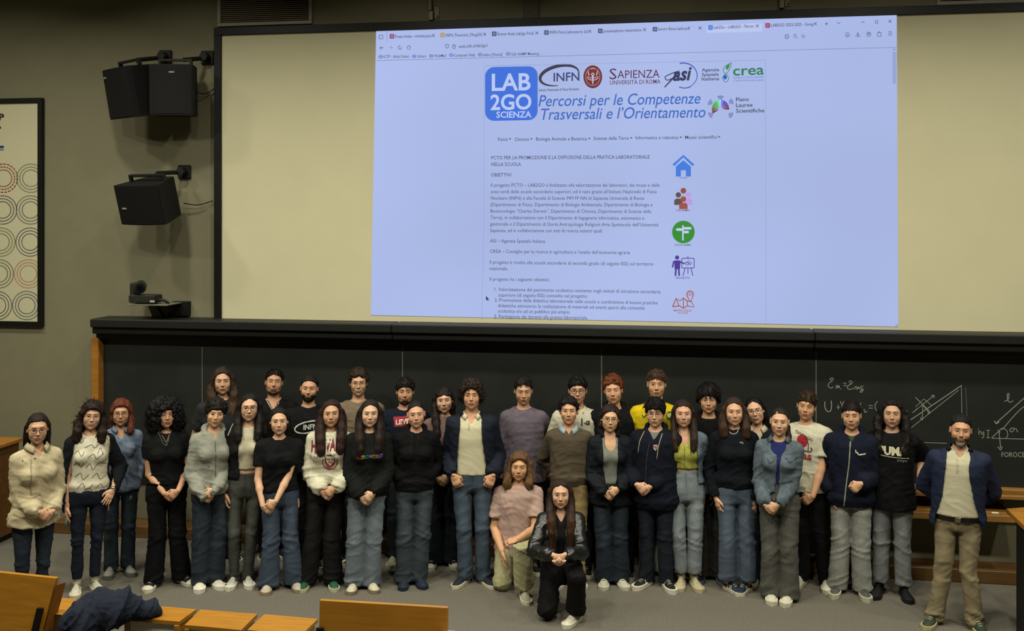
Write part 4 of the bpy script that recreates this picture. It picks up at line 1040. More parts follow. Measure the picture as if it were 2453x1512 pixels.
for cx,cy,ro in ((1726,234,-90),(1702,246,205),(1751,244,-25),(1703,275,150),(1750,275,30)):
    multi('logo_wave',[stroke2d(arc2d(cx-math.cos(math.radians(ro))*8,cy-math.sin(math.radians(ro))*8,r,r,ro-38,ro+38,8),1.5) for r in (5,8.5,12)],'4a3a90')
# menu and text
for s,x0,x1,y in (('Fisica',1193,1216,338),('Chimica',1233,1267,338),('Biologia Animale e Botanica',1284,1406,337),('Scienze della Terra',1422,1506,335.5),('Informatica e robotica',1523,1625,334),('Musei scientifici',1641,1717,333)):
    ptxt(s,x0,y,x1,y-.9,8.5,'42475e',.004,name='menu_item'); ppoly([(x1+2.5,y-6.5),(x1+9,y-6.5),(x1+5.8,y-2.8)],'42475e',3,'menu_arrow')
body=[('PCTO PER LA PROMOZIONE E LA DIFFUSIONE DELLA PRATICA LABORATORIALE',1177,1556,382,380,1),('NELLA SCUOLA',1177,1248,397.5,397.5,1),('OBIETTIVI',1176,1224,423,423,1),
('Il progetto PCTO – LAB2GO è finalizzato alla valorizzazione dei laboratori, dei musei e delle',1176,1580,447.5,447.5,0),('aree verdi delle scuole secondarie superiori, ed è nato grazie all’Istituto Nazionale di Fisica',1176,1573,463,463,0),('Nucleare (INFN) e alla Facoltà di Scienze MM FF NN di Sapienza Università di Roma',1176,1543,478.5,479,0),('(Dipartimento di Fisica, Dipartimento di Biologia Ambientale, Dipartimento di Biologia e',1175,1563,494,494.5,0),('Biotecnologie “Charles Darwin”, Dipartimento di Chimica, Dipartimento di Scienze della',1175,1560,509.5,510.5,0),('Terra), in collaborazione con il Dipartimento di Ingegneria informatica, automatica e',1175,1543,525,526.5,0),('gestionale e il Dipartimento di Storia Antropologia Religioni Arte Spettacolo dell’Università',1174,1577,540.5,542.5,0),('Sapienza, ed in collaborazione con enti di ricerca esterni quali:',1174,1444,556,557,0),('ASI – Agenzia Spaziale Italiana',1174,1306,581,582,0),('CREA – Consiglio per la ricerca in agricoltura e l’analisi dell’economia agraria',1174,1509,606,609,0),('Il progetto è rivolto alle scuole secondarie di secondo grado (di seguito IISS) sul territorio',1173,1565,632,636.5,0),('nazionale.',1173,1217,647,647.5,0),('Il progetto ha i seguenti obiettivi:',1173,1316,672.5,674,0),
('1. Valorizzazione del patrimonio scolastico esistente negli istituti di istruzione secondaria',1185,1582,697,703,0),('superiore (di seguito IISS) coinvolte nel progetto;',1194,1407,710.5,713.5,0),('2. Promozione della didattica laboratoriale nelle scuole e condivisione di buone pratiche',1185,1575,722.5,729.5,0),('didattiche attraverso la realizzazione di materiali ed eventi aperti alla comunità',1193,1544,736,742,0),('scolastica e/o ad un pubblico più ampio;',1193,1365,749,751.5,0),('3. Formazione dei docenti alla pratica laboratoriale.',1184,1408,761.5,765.5,0)]
for s,x0,x1,y0,y1,b in body: ptxt(s,x0,y0,x1,y1,8.6,'484d66',.006 if b else .001)
# icons
ppoly([(1619,399),(1637,384),(1655,399),(1655,423),(1643,423),(1643,408),(1631,408),(1631,423),(1619,423)],'4079dc',3); multi('icon',[stroke2d([(1613,396),(1637,374),(1661,396)],6)],'4079dc',4); ptxt('HOME',1628,428,1646,428,4,'3058a8',0)
for x,y,r,c in ((1625,467,6.5,'5c4a48'),(1649,467,6.5,'b89ae0'),(1637,457,6.8,'8c4a42'),(1637,477,6.8,'9a4e44')):
    ppoly(arc2d(x,y,r,r,0,360,17)[:-1],c,3 if y!=477 else 5)
    if y!=457: ppoly([(x-10,y+24),(x-10,y+14),(x-6,y+9),(x+6,y+9),(x+10,y+14),(x+10,y+24)],c,3 if y!=477 else 5)
ptxt('CHI SIAMO',1620,506,1652,506,4.5,'6a2a3a',.01)
ppoly(arc2d(1637,556,27,27,0,360,41)[:-1],'2f8a30',3)
multi('icon',[stroke2d([(1636,540),(1636,576)],3.5),stroke2d([(1623,550),(1636,550)],6),stroke2d([(1638,547),(1656,547)],6),stroke2d([(1638,556),(1650,556)],6)],'c0ccf0',4); ppoly([(1618,550),(1624,546),(1624,554)],'c0ccf0',4); ptxt('DOVE SIAMO',1617,589,1656,589,4.5,'2a6a4a',.01)
ppoly(arc2d(1622,617,5,5,0,360,13)[:-1],'46328e',3); ppoly([(1615,624),(1630,624),(1629,645),(1616,645)],'46328e',3); multi('icon',[stroke2d([(1614,626),(1611,641)],3.5),stroke2d([(1619,644),(1618,661)],4),stroke2d([(1626,644),(1627,661)],4),stroke2d([(1628,627),(1640,632)],3.5),stroke2d(rrect(1633,619,1663,642,2,2),1.8,True),stroke2d([(1648,614),(1648,619)],2),stroke2d([(1641,643),(1636,661)],1.8),stroke2d([(1655,643),(1660,661)],1.8),stroke2d([(1648,643),(1648,656)],1.8),stroke2d(arc2d(1646,632,3.4,3.4,0,360,10),1.4),stroke2d(arc2d(1653,631,3,3,0,360,10),1.4),stroke2d([(1640,631),(1652,624)],1.2)],'46328e',4); ptxt('PROGETTO',1619,668,1652,668,4.5,'46328e',.01)
multi('icon',[stroke2d([(1611,735),(1620,715),(1629,721),(1637,714),(1646,721),(1656,722),(1663,736),(1646,733),(1637,739),(1628,733),(1611,735)],2.4),stroke2d([(1620,715),(1626,733)],2),stroke2d([(1637,714),(1637,739)],2),stroke2d([(1646,721),(1647,733)],2),stroke2d(arc2d(1653,705,7.5,7.5,150,390,16),2.6),stroke2d([(1646,709),(1654,724),(1660,709)],2.4),stroke2d(arc2d(1653,705,3,3,0,360,9),1.4)],'a24e3a',4)
ptxt('MAPPA DELLE',1614,746,1657,746,4.5,'a24e3a',.01); ptxt('SCUOLE',1624,751.5,1648,751.5,4.5,'a24e3a',.01)
ppoly([(1164,709),(1164,720),(1167,718),(1169,721.5),(1170.5,720.5),(1169,717.5),(1172,717)],'3a3f58',3,'cursor')
# ---------------------------------------------------------------- blackboard
YBd=.12; Yr=.0
bb=empty('blackboard',(0,YBd,.8),'long black chalkboard of several panels with a black top rail','blackboard')
M_board=mat('slate','1f211f',rough=.5,vary=.18,scale=3,bump=0,spec=.35)
zbt,ztp=.84,2.13
xs=[XW(237,YBd),XW(484,YBd),XW(964,YBd),XW(1441,YBd),XW(1955,YBd),XW(2560,YBd),XR-.05]
for a,b in zip(xs,xs[1:]):
    mb=MB(); mb.box(a+.004,b-.004,YBd,YBd+.04,zbt,ztp,.0); rel(mb.build('board_panel',M_board),bb)
mb=MB(); mb.box(xs[0],xs[-1],YBd+.006,YBd+.06,zbt,ztp); rel(mb.build('backing',mat('seam_light','9a988a',kind='flat')),bb)
for nm,y0,z0,z1 in (('rail_cap',-.09,2.145,2.235),('rail',-.05,2.075,2.15),('rail_lip',.02,2.02,2.08)):
    jj=[-5.1,XW(943,0),XW(1950,0),XR-.02]
    jj[0]=XW(226,0)-.0
    for a,b in zip(jj,jj[1:]):
        mb=MB(); mb.box(a+.002,b-.002,y0,YW,z0,z1-.004,.010); o=rel(mb.build(nm,mat('rail_black','191a17',rough=.5,vary=.12)),bb)
mb=MB(); mb.box(XW(222,.05),XW(239,.05),.02,YW,.118,2.03,.006); rel(mb.build('side_post',M_wood),bb)
for z0,z1,y0 in ((.765,.80,-.03),(.80,.84,.03)):
    mb=MB(); mb.box(xs[0]-.05,XR-.05,y0,YBd+.04,z0,z1,.005); rel(mb.build('chalk_tray',mat('tray_wood','86602c',rough=.5,kind='wood',vary=.2,scale=8,bump=.04)),bb)
# chalk writing (thin raised strokes on the slate)
def chalk(name,strokes,w=1.6,col='8d9184'):
    V=[];F=[]
    for s in strokes:
        s=spline(s,5) if len(s)>2 else s
        a,f=stroke2d(s,w); b=len(V); V+=[tuple(P(x,y,YBd-.0015)) for x,y in a]; F+=[tuple(i+b for i in g) for g in f]
    o=build(name,np.array(V),F,mat('chalk',col,rough=1,kind='flat'),None,False); rel(o,bb); return o
chalk('chalk_letter',[[(1997,911),(1990,906),(1988,910),(1994,913),(1986,918),(1984,925),(1990,930),(1996,927)],[(1988,909),(1993,905),(1998,908)]])
chalk('chalk_letter',[[(2003,931),(2003,925),(2006,924),(2007,930),(2010,924),(2011,930)],[(2014,931),(2015,933)]])
chalk('chalk_equals',[[(2020,918),(2027,919)],[(2021,924),(2028,924)]])
chalk('chalk_letter',[[(2044,916),(2036,912),(2035,917),(2041,919),(2032,924),(2030,930),(2037,933),(2045,930)]])
chalk('chalk_letter',[[(2048,933),(2048,927),(2052,927),(2053,933),(2057,927),(2059,933)],[(2068,925),(2062,927),(2063,932),(2067,932),(2066,938),(2061,940),(2062,936),(2069,933)]])
chalk('chalk_letter',[[(1976,962),(1976,975),(1981,985),(1989,985),(1992,974),(1991,960)]],2)
chalk('chalk_plus',[[(2004,976),(2012,976)],[(2008,970),(2008,981)]]); chalk('chalk_letter',[[(2013,961),(2017,970),(2022,961)],[(2017,970),(2017,976)]])
chalk('chalk_letter',[[(2063,965),(2060,972),(2064,977)],[(2070,980),(2072,988),(2077,985)]]); chalk('chalk_equals',[[(2081,972),(2091,972)],[(2081,978),(2091,978)]]); chalk('chalk_letter',[[(2102,961),(2096,972),(2099,984)],[(2165,982),(2169,990),(2173,984)]])
chalk('chalk_line',[[(2174,1011),(2303,924)]],2); chalk('chalk_line',[[(2174,1032),(2296,935)]],1.4)
chalk('chalk_arrow',[[(2193,952),(2226,985),(2227,990)],[(2222,990),(2227,991),(2227,985)]]); chalk('chalk_arrow',[[(2186,989),(2238,947)],[(2238,947),(2231,948)],[(2238,947),(2237,954)]]); chalk('chalk_square',[[(2193,975),(2213,956)],[(2213,956),(2231,971)],[(2193,982),(2213,969)]],1.2)
chalk('chalk_arrow',[[(2211,970),(2209,1004)],[(2204,1000),(2209,1006),(2214,999)]],1.6); chalk('chalk_line',[[(2211,970),(2226,990)]]); 
chalk('chalk_line',[[(2303,922),(2304,990)]],1.2); chalk('chalk_line',[[(2313,928),(2320,1060)]],1.0,'5d6a60'); chalk('chalk_line',[[(2200,1060),(2268,1062)]],1.3)
chalk('chalk_letter',[[(2406,962),(2415,957),(2417,944),(2413,945),(2414,958),(2420,964),(2427,960)]],1.8)
chalk('chalk_arrow',[[(2386,1014),(2462,946)],[(2382,1008),(2386,1015),(2394,1011)]],2); chalk('chalk_line',[[(2400,1030),(2440,985),(2470,963)]],1.8); chalk('chalk_line',[[(2375,1050),(2400,1026)]],1.8)
chalk('chalk_line',[[(2375,1050),(2480,1053)]],1.6); chalk('chalk_curve',[[(2401,1025),(2411,1031),(2414,1042),(2410,1050)]],1.6); chalk('chalk_letter',[[(2436,1028),(2424,1026),(2419,1031),(2424,1035),(2433,1027),(2438,1036)]],1.8)
chalk('chalk_arrow',[[(2393,1035),(2397,1074)],[(2390,1070),(2397,1078),(2401,1070)],[(2390,1030),(2396,1036)]],1.8)
for s,x0,x1,y in (('FOROCE',2399,2455,1095),): 
    V,F=text_mesh(s,.004,2); xm,xM=V[:,0].min(),V[:,0].max(); o=build('chalk_word',np.array([tuple(P(x0+(x1-x0)*(v[0]-xm)/(xM-xm),y-v[1]/.72*12,YBd-.0015)) for v in V]),F,mat('chalk','8d9184',rough=1,kind='flat'),None,False); rel(o,bb)
chalk('chalk_letter',[[(2345,1042),(2344,1026),(2345,1036),(2349,1033),(2351,1041)],[(2356,1034),(2353,1040),(2357,1041),(2357,1034),(2356,1048),(2351,1048)]],1.4); chalk('chalk_letter',[[(2367,1032),(2367,1048)],[(2363,1031),(2371,1031)],[(2363,1049),(2371,1049)]],1.5)
# ---------------------------------------------------------------- low shelf under the board, right
sh_=empty('wall_shelf',(XW(2100,.1),YW,.6),'orange-brown wooden shelf under the blackboard on the right','shelf')
mb=MB(); mb.box(XW(2090,0),XW(2433,-.12),-.12,YW,.585,.645,.005); rel(mb.build('shelf_board',mat('tray_wood','86602c',rough=.5,kind='wood',vary=.2,scale=8,bump=.04)),sh_)
mb=MB(); mb.box(XW(2090,0),XW(2433,-.12),YW-.03,YW,.645,.76,.003); rel(mb.build('shelf_back',M_woodd),sh_)
p=P(2384,1238,-.05); mb=MB(); mb.box(p.x-.03,p.x+.03,-.06,-.035,.645,.655,.003); tag(mb.build('chalk_stick',mat('chalk_white','d8d4c4',kind='flat')),'short white piece of chalk lying on the shelf under the blackboard','chalk')
# ---------------------------------------------------------------- lectern table, right edge
p=G(2411,1221,.95); q=G(2475,1262,.95)
t=empty('lectern_desk',(p.x,p.y,0),'wooden topped desk with black body cut by the right edge of the photo','desk')
mb=MB(); mb.prism([tuple(G(2411,1219,.95)),tuple(G(2500,1212,.95)),tuple(G(2620,1262,.95)),tuple(G(2456,1262,.95))],(0,0,-.035)); rel(mb.build('table_top',M_wood),t)
a=G(2434,1235,.95); b=G(2600,1250,.95)
mb=MB(); mb.box(a.x,a.x+.9,a.y-.42,a.y,0,.915,.006); rel(mb.build('desk_body',mat('desk_black','12120f',rough=.6)),t)
# ---------------------------------------------------------------- cabinet at the left
ca=G(46,1282,0); t=empty('side_cabinet',(ca.x,ca.y,0),'brown wooden cabinet beside the leftmost woman at the left edge','cabinet')
zt_=1.0
mb=MB(); mb.box(XL+.02,ca.x,ca.y-.55,ca.y,.06,zt_-.04,.005); rel(mb.build('cabinet_body',mat('cabinet_brown','5c3c1a',rough=.5,kind='wood',vary=.18,scale=6)),t)
mb=MB(); mb.box(XL+.02,ca.x-.03,ca.y-.52,ca.y-.03,0,.06); rel(mb.build('plinth_base',M_dark),t)
mb=MB(); mb.box(XL+.01,ca.x+.03,ca.y-.58,ca.y+.02,zt_-.04,zt_,.006); rel(mb.build('cabinet_top',M_wood),t)
mb=MB(); mb.box(ca.x-.42,ca.x-.12,ca.y-.5,ca.y-.28,zt_,zt_+.012,.002); tag(mb.build('paper_sheet',mat('paper','c8c6b8',kind='flat',rough=.9)),'white sheets of paper lying on the brown cabinet at the left','paper')
# ---------------------------------------------------------------- poster
YPo=YW-.05; t=empty('poster',(-5.6,YPo,2.1),'tall black-framed poster with rows of dotted circles on the left wall','poster')
xr=XW(104,YPo)-.02; zt2=ZW(96,234,YPo); zb2=ZW(96,783,YPo); xl=xr-1.25
mb=MB(); w=.052
mb.box(xr-w,xr,YPo,YW,zb2,zt2,.004); mb.box(xl,xl+w,YPo,YW,zb2,zt2,.004); mb.box(xl+w,xr-w,YPo,YW,zt2-w,zt2,.004); mb.box(xl+w,xr-w,YPo,YW,zb2,zb2+w,.004); rel(mb.build('frame',M_dark),t)
mb=MB(); mb.box(xl+w,xr-w,YPo+.02,YPo+.04,zb2+w,zt2-w); rel(mb.build('sheet',mat('poster_paper','bdb898',rough=.6,kind='flat')),t)
def pring(cx,cy,r,col,dash,wd):
    V=[];F=[]
    n=dash
    for i in range(n):
        k=3 if dash<40 else 2; a0=2*PI*i/n; fill=.72 if dash>6 else 1.0; a1=a0+2*PI/n*fill
        if dash<=6: k=8
        a=np.linspace(a0,a1,k); pts=np.stack([cx+r*np.cos(a),cy+r*np.sin(a)],1); v,f=stroke2d(pts,wd); b=len(V); V+=[tuple(P(x,min(y,775),YPo+.0185)) for x,y in v]; F+=[tuple(q+b for q in g) for g in f]
    V=[(min(v[0],xr-w-.001),v[1],v[2]) for v in V]
    rel(tag(build('printed_ring',np.array(V),F,mat('print_'+col,col,rough=.8,kind='flat'),None,False),kind='stuff'),t)
rows=[(427,8,74,'7a3028',24,'6a705a',48),(503,6,73,'3a3a48',44,'55605a',60),(580,2,72,'6a7048',50,'2a3048',4),(656,-2,68,'5a5f50',60,'a87a58',40),(732,-6,64,'2a2c3c',4,'4a5a60',60)]
for y,xa1,xb1,c1,d1,c2,d2 in rows:
    for xx,c,d in ((xa1,c1,d1),(xb1,c2,d2)):
        for r in (34,27,20): pring(xx,y,r,c,d,2.4 if d>6 else 1.5)
def onp(name,pts,F,col): rel(build(name,np.array([tuple(P(x,y,YPo+.018)) for x,y in pts]),F,mat('print_'+col,col,kind='flat',rough=.8),None,False),t)
for s,x0,x1,y,h,c in (('ICTP',-44,10,288,16,'14140f'),('ds',-12,3,308,7,'14140f')):
    V,F=text_mesh(s,.03,2); xm,xM=V[:,0].min(),V[:,0].max(); onp('printed_word',[(x0+(x1-x0)*(v[0]-xm)/(xM-xm),y-v[1]/.72*h) for v in V],F,c)
onp('printed_bar',[(-40,349),(9,349),(9,355),(-40,355)],[(0,1,2,3)],'2c3a6a'); onp('printed_bar',[(-40,358),(9,358),(9,360),(-40,360)],[(0,1,2,3)],'2c3a6a')
# ---------------------------------------------------------------- vents above the screen
def vent(x0,x1,ybot,lab):
    Y=YW-.03; a,b=XW(x0,Y),XW(x1,Y); z0=ZW((x0+x1)/2,ybot,Y); z1=min(z0+1.0,ZC-.05); v=empty('air_vent',(a,Y,z0),lab,'vent'); w=.035
    mb=MB(); mb.box(a,b,Y,YW,z0,z0+w,.004); mb.box(a,b,Y,YW,z1-w,z1,.004); mb.box(a,a+w,Y,YW,z0+w,z1-w,.004); mb.box(b-w,b,Y,YW,z0+w,z1-w,.004); rel(mb.build('frame',mat('vent_frame','94927e',rough=.5,vary=.05)),v)
    mb=MB(); mb.box(a+w,b-w,YW-.006,YW-.001,z0+w,z1-w); rel(mb.build('backing',M_dark),v)
    z=z0+w+.008
    while z<z1-w-.01:
        mb=MB(); mb.prism([(a+w,Y+.004,z),(a+w,Y+.022,z+.013),(a+w,Y+.022,z+.016),(a+w,Y+.004,z+.004)],(b-a-2*w,0,0)); rel(mb.build('slat',mat('vent_slat','84765c',rough=.5,vary=.05)),v); z+=.0205
vent(520,747,60,'pale metal air vent grille with thin slats above the screen corner'); vent(2244,2470,9,'edge of a second air vent grille at the top right of the screen')
for x0,y0,lab in ((1040,45,'small metal wall bracket above the middle left of the screen'),(1878,16,'small metal wall bracket above the right part of the screen')):
    Y=YW; a=P(x0,y0,Y); t=empty('wall_bracket',tuple(a),lab,'bracket'); mm=mat('bracket_metal','7a7460',rough=.5,metal=.3,vary=.1)
    mb=MB(); mb.box(a.x+.005,a.x+.055,Y-.012,Y,a.z+.0,a.z+.12,.003); rel(mb.build('plate',mm),t)
    mb=MB(); mb.box(a.x-.045,a.x+.0,Y-.05,Y,a.z-.02,a.z+.07,.004); mb.box(a.x-.05,a.x-.01,Y-.06,Y-.02,a.z+.07,a.z+.22,.012); rel(mb.build('hinge_arm',mm),t)
    mb=MB()
    mb.tube([(a.x+.038,Y-.016,a.z+.02),(a.x+.038,Y-.010,a.z+.02)],.010,8); rel(mb.build('bolt',M_dark),t)
# ---------------------------------------------------------------- loudspeakers
M_spk=mat('speaker_black','060606',rough=.7,vary=.1); M_grl=mat('speaker_grille','030303',rough=.75,vary=.3,scale=300,bump=.1); M_brk=mat('bracket_black','161614',rough=.5)
def speaker(loc_,w,h,d,yaw,pitch,lab,badge,wedge=.72):
    t=empty('loudspeaker',loc_,lab,'speaker'); M=Matrix.Translation(loc_)@Matrix.Rotation(yaw,4,'Z')@Matrix.Rotation(pitch,4,'X')
    def add(name,mb,m): 
        mb.V=[tuple(M@Vector(v)) for v in mb.V]; return rel(mb.build(name,m),t)
    # cabinet: trapezoid plan tapering to the back
    b=w/2*wedge; mb=MB(); n=7
    fr=[(w/2*u,-d/2-.025*(1-u*u)) for u in np.linspace(-1,1,n)]
    plan=fr+[(w/2,-d/2+.05),(b,d/2),(-b,d/2),(-w/2,-d/2+.05)]
    mb.prism([(x,y,-h/2) for x,y in plan],(0,0,h)); add('cabinet',mb,M_spk)
    mb=MB(); k=n
    V=[(x*.97,y-.006,z) for z in (-h*.47,h*.47) for x,y in fr]; V+=[(x*.97,y+.004,z) for z in (-h*.47,h*.47) for x,y in fr]
    F=[(i,i+1,k+i+1,k+i) for i in range(k-1)]+[(2*k+i,3*k+i,3*k+i+1,2*k+i+1) for i in range(k-1)]+[(i,2*k+i,2*k+i+1,i+1) for i in range(k-1)]+[(k+i,k+i+1,3*k+i+1,3*k+i) for i in range(k-1)]+[(0,k,3*k,2*k),(k-1,3*k-1,4*k-1,2*k-1)]
    mb.add(V,F); add('grille',mb,M_grl)
    mb=MB(); bx,bz=badge; yb=-d/2-.025*(1-(bx*2/w)**2)-.012; mb.box(bx-.028,bx+.028,yb,yb+.01,bz-.008,bz+.008,.002); add('badge',mb,mat('badge_silver','8c8a7c',rough=.4,kind='flat'))
    mb=MB(); z=h/2; mb.box(-w*.40,w*.40,-.02,.02,z+.045,z+.07,.003); mb.box(-w*.40,-w*.40+.025,-.02,.02,z,z+.05,.002); mb.box(w*.40-.025,w*.40,-.02,.02,z,z+.05,.002); add('yoke',mb,M_brk)
    return t
def wallarm(t,p,q):
    p=Vector(p);q=Vector(q); mb=MB(); mb.tube([p,q],.022,4); mb.tube([q+Vector((0,-.12,0)),q],.045,6); mb.box(q.x-.07,q.x+.07,YW-.03,YW-.002,q.z-.07,q.z+.07,.008); o=rel(mb.build('wall_arm',M_brk),t)
Ysp=-.10
c=P(322,220,Ysp); ta=speaker(tuple(c),.52,.50,.34,math.radians(-34),math.radians(10),'left one of the paired black loudspeakers high on the wall',(-.19,.17),.8); wallarm(ta,(c.x+.02,c.y,c.z+.32),(c.x+.15,YW,c.z+.40))
c=P(421,218,Ysp+.02); tb=speaker(tuple(c),.42,.50,.32,math.radians(10),math.radians(2),'right one of the paired black loudspeakers beside the screen',(.02,.17),.8); wallarm(tb,(c.x+.08,c.y,c.z+.31),(c.x+.18,YW,c.z+.38))
c=P(364,480,Ysp-.02); tc_=speaker(tuple(c),.56,.40,.36,math.radians(-14),math.radians(16),'single wide black loudspeaker lower on the wall above the video camera',(-.18,-.03),.62); wallarm(tc_,(c.x+.05,c.y,c.z+.27),(c.x+.16,YW,c.z+.30))
for a,b,lab in ((P(472,222,YW-.1),P(513,213,YW-.03),'black cable from the paired loudspeakers to the screen frame'),(P(440,487,YW-.1),P(510,481,YW-.03),'thin black cable from the lower loudspeaker to the screen frame')):
    mb=MB(); mid=(a+b)/2+Vector((0,0,-.03)); mb.tube(spline([tuple(a),tuple(mid),tuple(b)],5),.006,5); tag(mb.build('speaker_cable',M_brk,smooth=True),lab,'cable')
# ---------------------------------------------------------------- video camera on its shelf
Yc=-.02; c=P(352,727,Yc); t=empty('video_camera',tuple(c),'small dark pan and tilt video camera on a wall bracket','camera'); mg=mat('camera_grey','24241f',rough=.5,vary=.08)
k=236/ (1); 
def px3(x,y,Y): return P(x,y,Y)
mb=MB(); a=px3(317,725,Yc); b=px3(378,711,Yc); mb.box(a.x,b.x,Yc-.08,Yc+.10,a.z+.004,b.z+.02,.010); rel(mb.build('base',mg),t)
mb=MB(); a=px3(317,712,Yc); b=px3(330,677,Yc); mb.box(a.x,b.x,Yc-.06,Yc+.06,a.z,b.z,.012); rel(mb.build('arm_post',mg),t)
h_=px3(340,687,Yc); mb=MB(); mb.tube([(h_.x-.05,Yc+.07,h_.z+.015),(h_.x-.01,Yc-.01,h_.z+.005),(h_.x+.03,Yc-.09,h_.z-.008)],[.048,.060,.058],20); rel(mb.build('lens_head',mg,smooth=False),t)
mb=MB(); mb.tube([(h_.x+.0302,Yc-.0905,h_.z-.008),(h_.x+.034,Yc-.098,h_.z-.009)],[.044,.044],18); rel(mb.build('lens_ring',M_dark),t)
mb=MB(); mb.tube([(h_.x+.0342,Yc-.0985,h_.z-.009),(h_.x+.0355,Yc-.101,h_.z-.009)],.028,14); rel(mb.build('lens_glass',mat('lens_glass','0a0c14',rough=.05,kind='flat',spec=.8)),t)
a=px3(366,727,Yc-.08); mb=MB(); mb.box(a.x-.03,a.x+.02,Yc-.084,Yc-.079,a.z+.01,a.z+.03); rel(mb.build('label_sticker',mat('sticker','9a9a90',kind='flat')),t)
t=empty('camera_bracket',tuple(px3(400,760,YW)),'thin metal shelf bracket under the video camera','bracket')
a=px3(316,731,Yc); b=px3(412,724,Yc); mb=MB(); mb.box(a.x,b.x,Yc-.10,YW,a.z+.005,a.z+.016,.002); rel(mb.build('shelf_plate',mat('plate_grey','6a6858',rough=.5)),t)
p0,p1=px3(374,728,Yc),px3(398,766,YW-.06); mb=MB(); mb.tube([p0,p1],.016,6); rel(mb.build('strut',M_brk),t)
pts=[tuple(px3(372,718,Yc)),tuple(px3(392,720,Yc+.02)),tuple(px3(408,732,Yc+.06)),tuple(px3(409,750,Yc+.1)),tuple(px3(398,766,YW-.06))]; mb=MB(); mb.tube(spline(pts,5),.014,7); rel(mb.build('cable_loop',M_brk,smooth=True),t)
a=px3(411,768,YW-.08); b=px3(449,723,YW-.08); mb=MB(); mb.box(a.x,b.x,YW-.09,YW,2.25,b.z,.004); tag(mb.build('junction_box',mat('box_black','0b0b0a',rough=.5)),'square black box on top of the blackboard rail beside the video camera','box')
# ---------------------------------------------------------------- desks in the foreground
M_desk=mat('desk_veneer','9c6a1c',rough=.38,kind='wood',vary=.14,scale=10,bump=.03,spec=.45); M_white=mat('pale_panel','c3bda6',rough=.7,vary=.06,scale=80)
z=.90
for i,(A_,B_,C_,D_) in enumerate((((300,1478),(392,1451),(469,1460),(428,1489)),((444,1497),(481,1461),(615,1471),(577,1509)),((594,1509),(634,1472),(760,1483),(722,1520)))):
    p=[G(*q,z) for q in (A_,B_,C_,D_)]
    if i==0: p[1]=p[0]+(p[2]-p[3])
    t=empty('desk_box',(p[0].x,p[0].y,0),['wooden desk box under the edge of the dark blue coat, leftmost of three','middle one of the three wooden desk boxes in the front row','wooden desk box touching the big wooden panel, rightmost of three'][i],'desk','wooden desk boxes of the front row')
    ctr=sum(p,Vector())/4; mb=MB(); mb.prism([tuple(q+(q-ctr)*.02) for q in p],(0,0,-.022)); rel(mb.build('desk_top',M_desk),t)
    d=[ctr+(q-ctr)*.93 for q in p]
    def wall2(a,b,nm,m,th=.018):
        a=Vector(a);b=Vector(b); n_=(ctr-(a+b)/2); n_.z=0; n_.normalize(); mb=MB(); mb.prism([(a.x,a.y,.05),(b.x,b.y,.05),(b.x+n_.x*th,b.y+n_.y*th,.05),(a.x+n_.x*th,a.y+n_.y*th,.05)],(0,0,z-.022-.05)); rel(mb.build(nm,m),t)
    wall2(d[0],d[3],'front_panel',M_white); wall2(d[3],d[2],'side_panel',M_desk); wall2(d[0],d[1],'side_panel',M_desk)
    for q in (d[0],d[3]):
        dd=(ctr-q)*.0; v=(ray((A_[0]+D_[0])/2,1490)); mb=MB(); mb.box(q.x-.014,q.x+.014,q.y-.016,q.y+.012,0,z-.022,.002); rel(mb.build('corner_post',M_desk),t)
def panel(name,tl,tr_,br,zt,dpt,lab,lean=.10):
    a=G(*tl,zt); b=G(*tr_,zt); t=empty(name,(a.x,a.y,0),lab,'seat panel'); dirn=(b-a).normalized(); nrm=Vector((dirn.y,-dirn.x,0)); 
    if nrm.y>0: nrm=-nrm
    dn=Vector((0,0,-dpt)); 
    xshift=dirn*(-br); mb=MB(); q=[a,b,b+dn+nrm*lean+xshift,a+dn+nrm*lean+xshift*.0]
    mb.prism([tuple(v) for v in q],tuple(-nrm*.028)); rel(mb.build('panel_board',M_desk),t); return t,a,b,dirn,nrm
t,a,b,dr,nr=panel('seat_panel',(-260,1345),(134,1386),.12,1.12,.62,'large upright orange wooden seat panel at the lower left corner')
o=b-dr*.06; mb=MB(); mb.prism([tuple(o+Vector((0,0,-.17))-dr*.035+nr*.03),tuple(o+Vector((0,0,-.17))+dr*.0+nr*.03),tuple(o+Vector((0,0,-.60))-dr*.06+nr*.10),tuple(o+Vector((0,0,-.60))-dr*.105+nr*.10)],tuple(nr*.02)); rel(mb.build('black_bracket',M_dark),t)
mb=MB(); q=o+Vector((0,0,-.34))+nr*.075-dr*.03; mb.tube([q,q+nr*.01],.007,8); rel(mb.build('bolt',mat('bolt_steel','8a8878',metal=1,rough=.4,kind='flat')),t)
mb=MB(); v=b+Vector((0,0,-.04))+dr*.003; mb.prism([tuple(v),tuple(v+dr*.02-nr*.05),tuple(v+dr*.02-nr*.05+Vector((0,0,-.58))+nr*.09-dr*.12),tuple(v+Vector((0,0,-.58))+nr*.09-dr*.12)],tuple(-nr*.012)); rel(mb.build('edge_strip',mat('edge_ply','7c4c18',rough=.5,kind='woodz')),t)
t,a,b,dr,nr=panel('seat_panel',(766,1439),(1072,1457),.0,1.12,.62,'wide upright orange wooden seat panel in the middle of the bottom edge',.04)
mb=MB(); q=a+Vector((0,0,-.145))+nr*.012; mb.prism([tuple(q-dr*.012),tuple(q+dr*.03),tuple(q+dr*.03+Vector((0,0,-.4))),tuple(q-dr*.012+Vector((0,0,-.4)))],tuple(nr*.02)); rel(mb.build('black_bracket',M_dark),t)
p=G(150,1432,.90); q=G(184,1436,.90); r_=G(160,1475,.90); s_=G(110,1470,.90)
